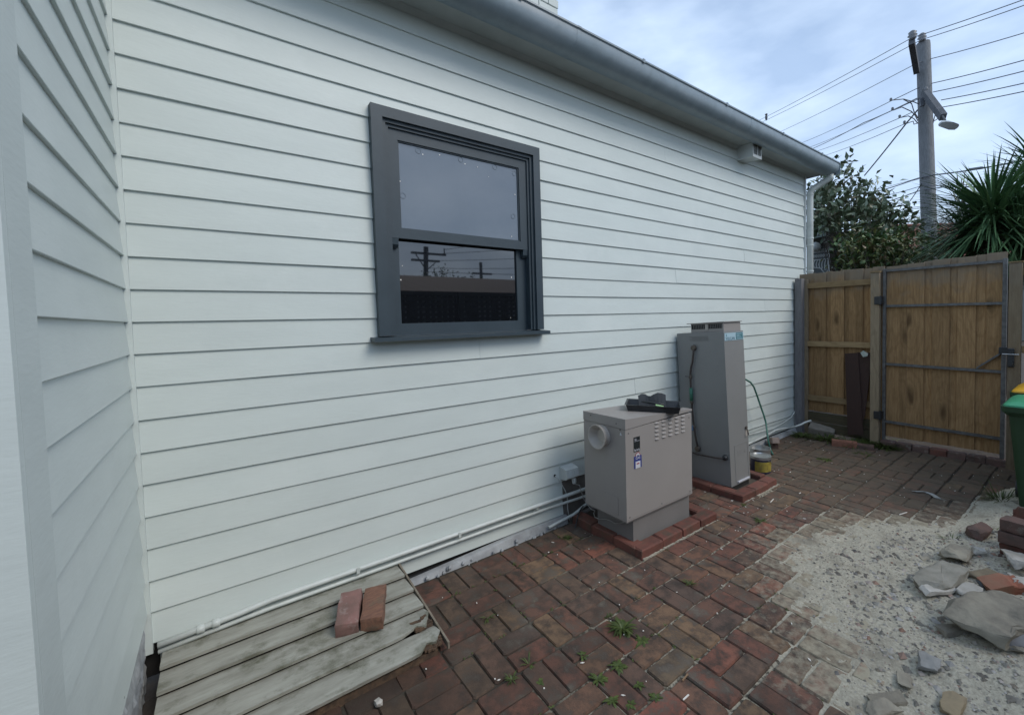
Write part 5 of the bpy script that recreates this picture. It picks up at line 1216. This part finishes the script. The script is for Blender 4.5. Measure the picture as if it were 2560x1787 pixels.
wc([(980, 1200, 17), (1200, 1132, 13.5), (1265, 1112, 12.4), (1345, 1096, 12.2), (1640, 1055, 10.5), (1990, 985, 9)], .018, 'thickest communication cable with a splice sleeve right of the pole', None)
wc([(1000, 1232, 17), (1262, 1165, 12.6), (1500, 1160, 11), (1660, 1150, 10)], .010, label='thin low cable running behind the bare twigs')
wc([(1000, 1275, 17), (1262, 1190, 12.6), (1400, 1172, 11.5), (1620, 1168, 10)], .016, label='second thickest low cable, under the spliced one')
wc([(1110, 1275, 15), (1185, 1266, 13.5), (1225, 1210, 12.9), (1265, 1146, 12.4)], .012, label='short drooping low cable curling up to the left of the pole')
wc([(1120, 1270, 15), (1200, 1300, 13), (1280, 1290, 12.3)], .008, label='lowest thin cable sagging just left of the pole foot')
obj('splice_sleeve', MB().tube([gd(*Z5(1540, 1070), 11.0), gd(*Z5(1560, 1063), 10.9), gd(*Z5(1640, 1052), 10.5), gd(*Z5(1660, 1052), 10.4)], .03, 8, rr=[.015, .032, .032, .015]), M_WIRE, None, 1, label='black splice sleeve on the thick cable right of the pole', cat='cable splice')
p = gd(*Z5(290, 735), 24); obj('wire_spacer', MB().lathe(p, [(.02, -.18), (.06, -.1), (.07, .04), (.04, .1), (.08, .15), (.02, .2)], 8), M_ARM, None, label='small dark bird like spacer hanging between two wires above the gutter', cat='spacer')

# neighbour beyond the fence: green verandah roof with white lacework
nh = empty('verandah_house', (13, 1.0, 0), 'neighbouring house with green verandah roof and white lacework', 'house')
c_ = gd(2040, 640, 9.9); xn = c_.x
def vz(a, b, d=9.9): return gd(1980+a/3.9586, 400+b/3.9586, d)
A0 = vz(60, 645, 9.9); A1 = vz(225, 645, 9.9); 
u_ = (vz(560, 820, 9.3)-vz(150, 735, 10.4)); u_.z = 0; u_.normalize(); v_ = Vector((-u_.y, u_.x, 0)); v_ = v_ if v_.dot(_f) > 0 else -v_
e0 = vz(150, 735, 10.4); e1 = vz(575, 828, 9.6); zt_ = e0.z
# bullnose roof: eave line from e0 to e1, curving back and up
prf = [(0, 0), (.10, .16), (.28, .28), (.55, .36), (1.2, .50)]
ea = e0-u_*1.2; eb = Vector((e1.x, e1.y, e0.z))
mb = MB(); mb.loft([[p+v_*a+Vector((0, 0, b)) for a, b in prf]+[p+v_*a+Vector((0, 0, b-.02)) for a, b in reversed(prf)] for p in (ea, ea.lerp(eb, .6), eb-u_*.45)]); obj('verandah_roof', mb, M_GROOF, nh)
mb = MB(); mb.loft([[p+v_*a+Vector((0, 0, b)) for a, b in ((-.06, .03), (.0, .03), (.0, -.10), (-.06, -.10))] for p in (ea, eb-u_*.40)]); obj('gutter', mb, M_GROOF, nh)
mb = MB(); w0 = ea+v_*1.2; w1 = eb+v_*1.2-u_*.5
mb.hexa([Vector((w0.x, w0.y, 0)), Vector((w1.x, w1.y, 0)), Vector((w1.x, w1.y, 0))+v_*.4, Vector((w0.x, w0.y, 0))+v_*.4]+[Vector((q.x, q.y, ea.z+.05)) for q in (w0, w1, w1+v_*.4, w0+v_*.4)]); obj('wall', mb, M_NWALL, nh)
mb = MB(); mb.hexa([q+Vector((0, 0, 0)) for q in (ea+Vector((0, 0, -.10)), eb-u_*.42+Vector((0, 0, -.10)), eb-u_*.42+v_*1.2+Vector((0, 0, -.10)), ea+v_*1.2+Vector((0, 0, -.10)))]+[q+Vector((0, 0, .03)) for q in (ea+Vector((0, 0, -.10)), eb-u_*.42+Vector((0, 0, -.10)), eb-u_*.42+v_*1.2+Vector((0, 0, -.10)), ea+v_*1.2+Vector((0, 0, -.10)))]); obj('verandah_ceiling', mb, M_NWALL, nh)
# lacework frieze between (220,900) and (375,1090)
fa = vz(160, 900, 9.9); fb = vz(372, 922, 9.6); fz1 = fa.z; u2 = Vector((fb.x-fa.x, fb.y-fa.y, 0)); Lf = u2.length; u2.normalize()
zlow = vz(372, 1140, 9.6).z; zmid = vz(225, 990, 9.8).z
def fr(t, z): return Vector((fa.x, fa.y, 0))+u2*(Lf*t)+Vector((0, 0, z))
fmb = MB()
for z in (fz1, fz1-(fz1-zmid)*.25, zmid): fmb.bar(fr(0, z), fr(1, z), .02, .02)
for k in range(14): fmb.bar(fr(k/13, fz1), fr(k/13, fz1-(fz1-zmid)*.25), .015, .015, (1, 0, 0))
for k in range(9):
    t = (k+.5)/9; c = fr(t, (fz1*.75+zmid*1.25)/2+0); rr_ = Lf/24
    for q in (1, .5): fmb.tube([c+u2*(rr_*q*math.cos(a))+Vector((0, 0, rr_*1.6*q*math.sin(a))) for a in [6.283*i/10 for i in range(11)]], .009, 4)
obj('lace_frieze', fmb, M_LACE, nh)
fmb = MB()
for k in range(7):
    t = .98-.13*k; dz = (.16+.20*math.exp(-k*.75)); fmb.tube([fr(t, zmid), fr(t-.05, zmid-dz*.25), fr(t-.075, zmid-dz*.6), fr(t-.05, zmid-dz)], .012, 5)
fmb.tube([fr(1, zmid-.55), fr(.86, zmid-.36), fr(.6, zmid-.2), fr(.2, zmid-.16), fr(-.2, zmid-.16)], .014, 6)
for k in range(5): fmb.tube([fr(.99, zmid-.06-.09*k), fr(.93, zmid-.1-.07*k), fr(.9, zmid-.03-.05*k)], .012, 5)
obj('lace_bracket', fmb, M_LACE, nh)
mb = MB(); mb.tube([Vector((fr(1.02, 0).x, fr(1.02, 0).y, 0)), fr(1.02, fz1+.1)], .035, 8); obj('verandah_post', mb, M_LACE, nh)
pg = vz(232, 862, 9.7); mb = MB(); mb.lathe(pg-Vector((0, 0, .11)), [(.01, 0), (.07, .02), (.105, .07), (.11, .11), (.10, .15), (.06, .2), (.01, .22)], 16); obj('light_globe', mb, M_LACE, nh, 1)
# tiled roof house further back
th = empty('tiled_house', (20, 4, 0), 'house with a terracotta tiled roof behind the trees', 'house')
rA = gd(2120, 590, 24); rB = gd(2222, 568, 24); rC = gd(2330, 580, 24); zr = rB.z; hd = (rC-rB); hd.z = 0; hd.normalize(); bk = Vector((-hd.y, hd.x, 0)); bk = bk if bk.dot(_f) > 0 else -bk
ze = gd(2222, 680, 22).z; run = 3.2; nrow = 15
for i in range(nrow):
    t0 = i/nrow; t1 = (i+1)/nrow+.012
    L0 = -.2-4.4*(1-t0)*1.0; L1 = 9
    def pt_(s, t, o=0): return Vector((rB.x, rB.y, 0))+hd*s-bk*run*(1-t)+Vector((0, 0, ze+(zr-ze)*t+o))
    mb = MB(); sA, sB = -4.6*(1-t0), 9; sA1 = -4.6*(1-t1); n = 40
    vs = []; fs = []
    for k in range(n+1):
        a = sA+(sB-sA)*k/n; a1 = sA1+(sB-sA1)*k/n; o = .035+.02*math.cos(k*math.pi)
        vs += [pt_(a, t0, o), pt_(a1, t1, o-.03), pt_(a, t0, -.02)]
    for k in range(n): q = 3*k; fs += [(q, q+3, q+4, q+1), (q+2, q+5, q+3, q)]
    mb.add(vs, fs); obj('tile_row', mb, M_TILE, th)
mb = MB(); mb.tube([pt_(-.1, 1, .05), pt_(9, 1, .05)], .11, 6); mb.tube([pt_(-4.6, 0, .05), pt_(0, 1, .05)], .10, 6); obj('ridge_capping', mb, M_TILE, th)
mb = MB(); q = [pt_(-4.2, 0), pt_(9, 0), pt_(9, 0)+bk*6, pt_(-4.2, 0)+bk*6]; mb.hexa([Vector((v.x, v.y, 0))+bk*.4 for v in q]+[Vector((v.x, v.y, ze+.02))+bk*.4 for v in q]); obj('wall', mb, M_NWALL, th)
mb = MB(); mb.add([pt_(-4.6, 0, 0), pt_(0, 1, 0), pt_(0, 1, 0)+bk*3.2+Vector((0, 0, -(zr-ze))), ], [(0, 1, 2)]); mb.add([pt_(0, 1, -.01), pt_(9, 1, -.01), pt_(9, 1, -.01)+bk*3.2-Vector((0, 0, zr-ze)), pt_(0, 1, -.01)+bk*3.2-Vector((0, 0, zr-ze))], [(0, 1, 2, 3)]); obj('roof', mb, M_TILE, th)

# ================================================================== behind the camera (seen in the glass)
lf = empty('lattice_fence', (3, -4.5, 0), 'dark fence with lattice top across the yard, seen in the window glass', 'fence')
mb = MB(); mb.box(-2.5, 6.78, -4.55, -4.51, 0, 1.66); obj('fence_panel', mb, M_FDARK, lf)
for x in (-1.6, .2, 2.0, 3.85, 5.6): mb = MB(); mb.box(x-.05, x+.05, -4.50, -4.41, 0, 2.2); obj('post', mb, M_FDARK, lf)
mb = MB(); mb.box(-2.5, 6.78, -4.55, -4.49, 2.14, 2.205); obj('capping', mb, M_FDARK, lf)
mb = MB()
RL = random.Random(12)
for k in range(5): mb.box(-2.5, 6.78, -4.530, -4.515, 1.685+.09*k, 1.742+.09*k)
for k in range(84): mb.box(-2.5+.11*k, -2.5+.11*k+RL.choice([.05, .06, .075, .10]), -4.545, -4.5305, 1.661, 2.139)
obj('lattice_slats', mb, M_FDARK, lf, kind='stuff')
mh = empty('maroon_house', (4, -7, 0), 'low house with a maroon roof beyond the lattice fence', 'house')
mb = MB()
for k in range(40):
    a = -3+.35*k; mb.box(a, a+.05, -8.01, -5.0, 0, .001) if False else None
    mb.add([(a, -5.0, 2.25), (a+.345, -5.0, 2.25), (a+.345, -8.2, 2.88), (a, -8.2, 2.88), (a, -5.0, 2.22), (a+.345, -5.0, 2.22), (a+.345, -8.2, 2.85), (a, -8.2, 2.85)], [(0, 1, 2, 3), (4, 7, 6, 5), (0, 4, 5, 1), (1, 5, 6, 2), (3, 2, 6, 7), (0, 3, 7, 4)])
obj('roof', mb, M_MROOF, mh)
mb = MB(); mb.box(-2.8, 10.8, -11, -5.4, 0, 2.2); obj('wall', mb, M_PLINTH, mh)
pr_ = empty('power_pole', (14.6, -33, 0), 'distant power pole with two crossarms reflected in the lower pane', 'power pole')
mb = MB(); mb.tube([(14.3, -33, 0), (14.65, -33, 8.1)], .2, 10); obj('pole_shaft', mb, M_ARM, pr_)
for z, a, b in ((7.45, 13.35, 16.4), (6.85, 13.35, 15.8)): mb = MB(); mb.box(a, b, -33.1, -32.85, z, z+.16); obj('crossarm', mb, M_ARM, pr_)
mb = MB(); mb.bar((13.7, -32.9, 7.4), (14.5, -32.9, 6.2), .07, .07); mb.bar((15.4, -32.9, 6.8), (14.7, -32.9, 6.2), .07, .07); mb.tube([(16.3, -33, 7.5), (16.3, -33, 8.1)], .05, 6); obj('brace', mb, M_ARM, pr_)
pr2 = empty('power_pole', (25, -42, 0), 'further power pole with one crossarm reflected at the right of the pane', 'power pole')
q = gy(880+785/2.429, 220+1085/2.429, 42.0); mb = MB(); mb.tube([(q.x, -42, 0), (q.x, -42, q.z+.5)], .18, 8); obj('pole_shaft', mb, M_ARM, pr2); mb = MB(); mb.box(q.x-1.1, q.x+1.4, -42.1, -41.9, q.z-.9, q.z-.7); obj('crossarm', mb, M_ARM, pr2)
R = random.Random(4)
WN = ['highest', 'second highest', 'middle', 'second lowest', 'lowest']
for i, (xa, za, xb, zb_, y_) in enumerate(((16.3, 8.0, 40, 13.5, -33), (15.8, 7.6, 40, 11.0, -33), (15.8, 7.0, 40, 9.4, -33), (14.6, 6.3, 40, 7.8, -33), (14.6, 6.0, 40, 6.6, -33))):
    P = [Vector((xa+(xb-xa)*t, y_+10*t, za+(zb_-za)*t-1.2*4*t*(1-t)*.4)) for t in [k/8 for k in range(9)]]
    obj('power_line', MB().tube(P, .02, 4), M_WIRE, None, label='%s of the five wires reflected in the lower window pane' % WN[i], cat='wire', group='wires seen in the glass')
tips = [Vector((14.9+R.gauss(0, 1.1), -31+R.gauss(0, .6), 4.3+R.gauss(0, .45))) for _ in range(130)]
shrub_tree('round_tree', 'dark round tree below the reflected pole', Vector((15.2, -31, 0)), tips, M_MAG, 22, .3, .16, R, tuft=.35)
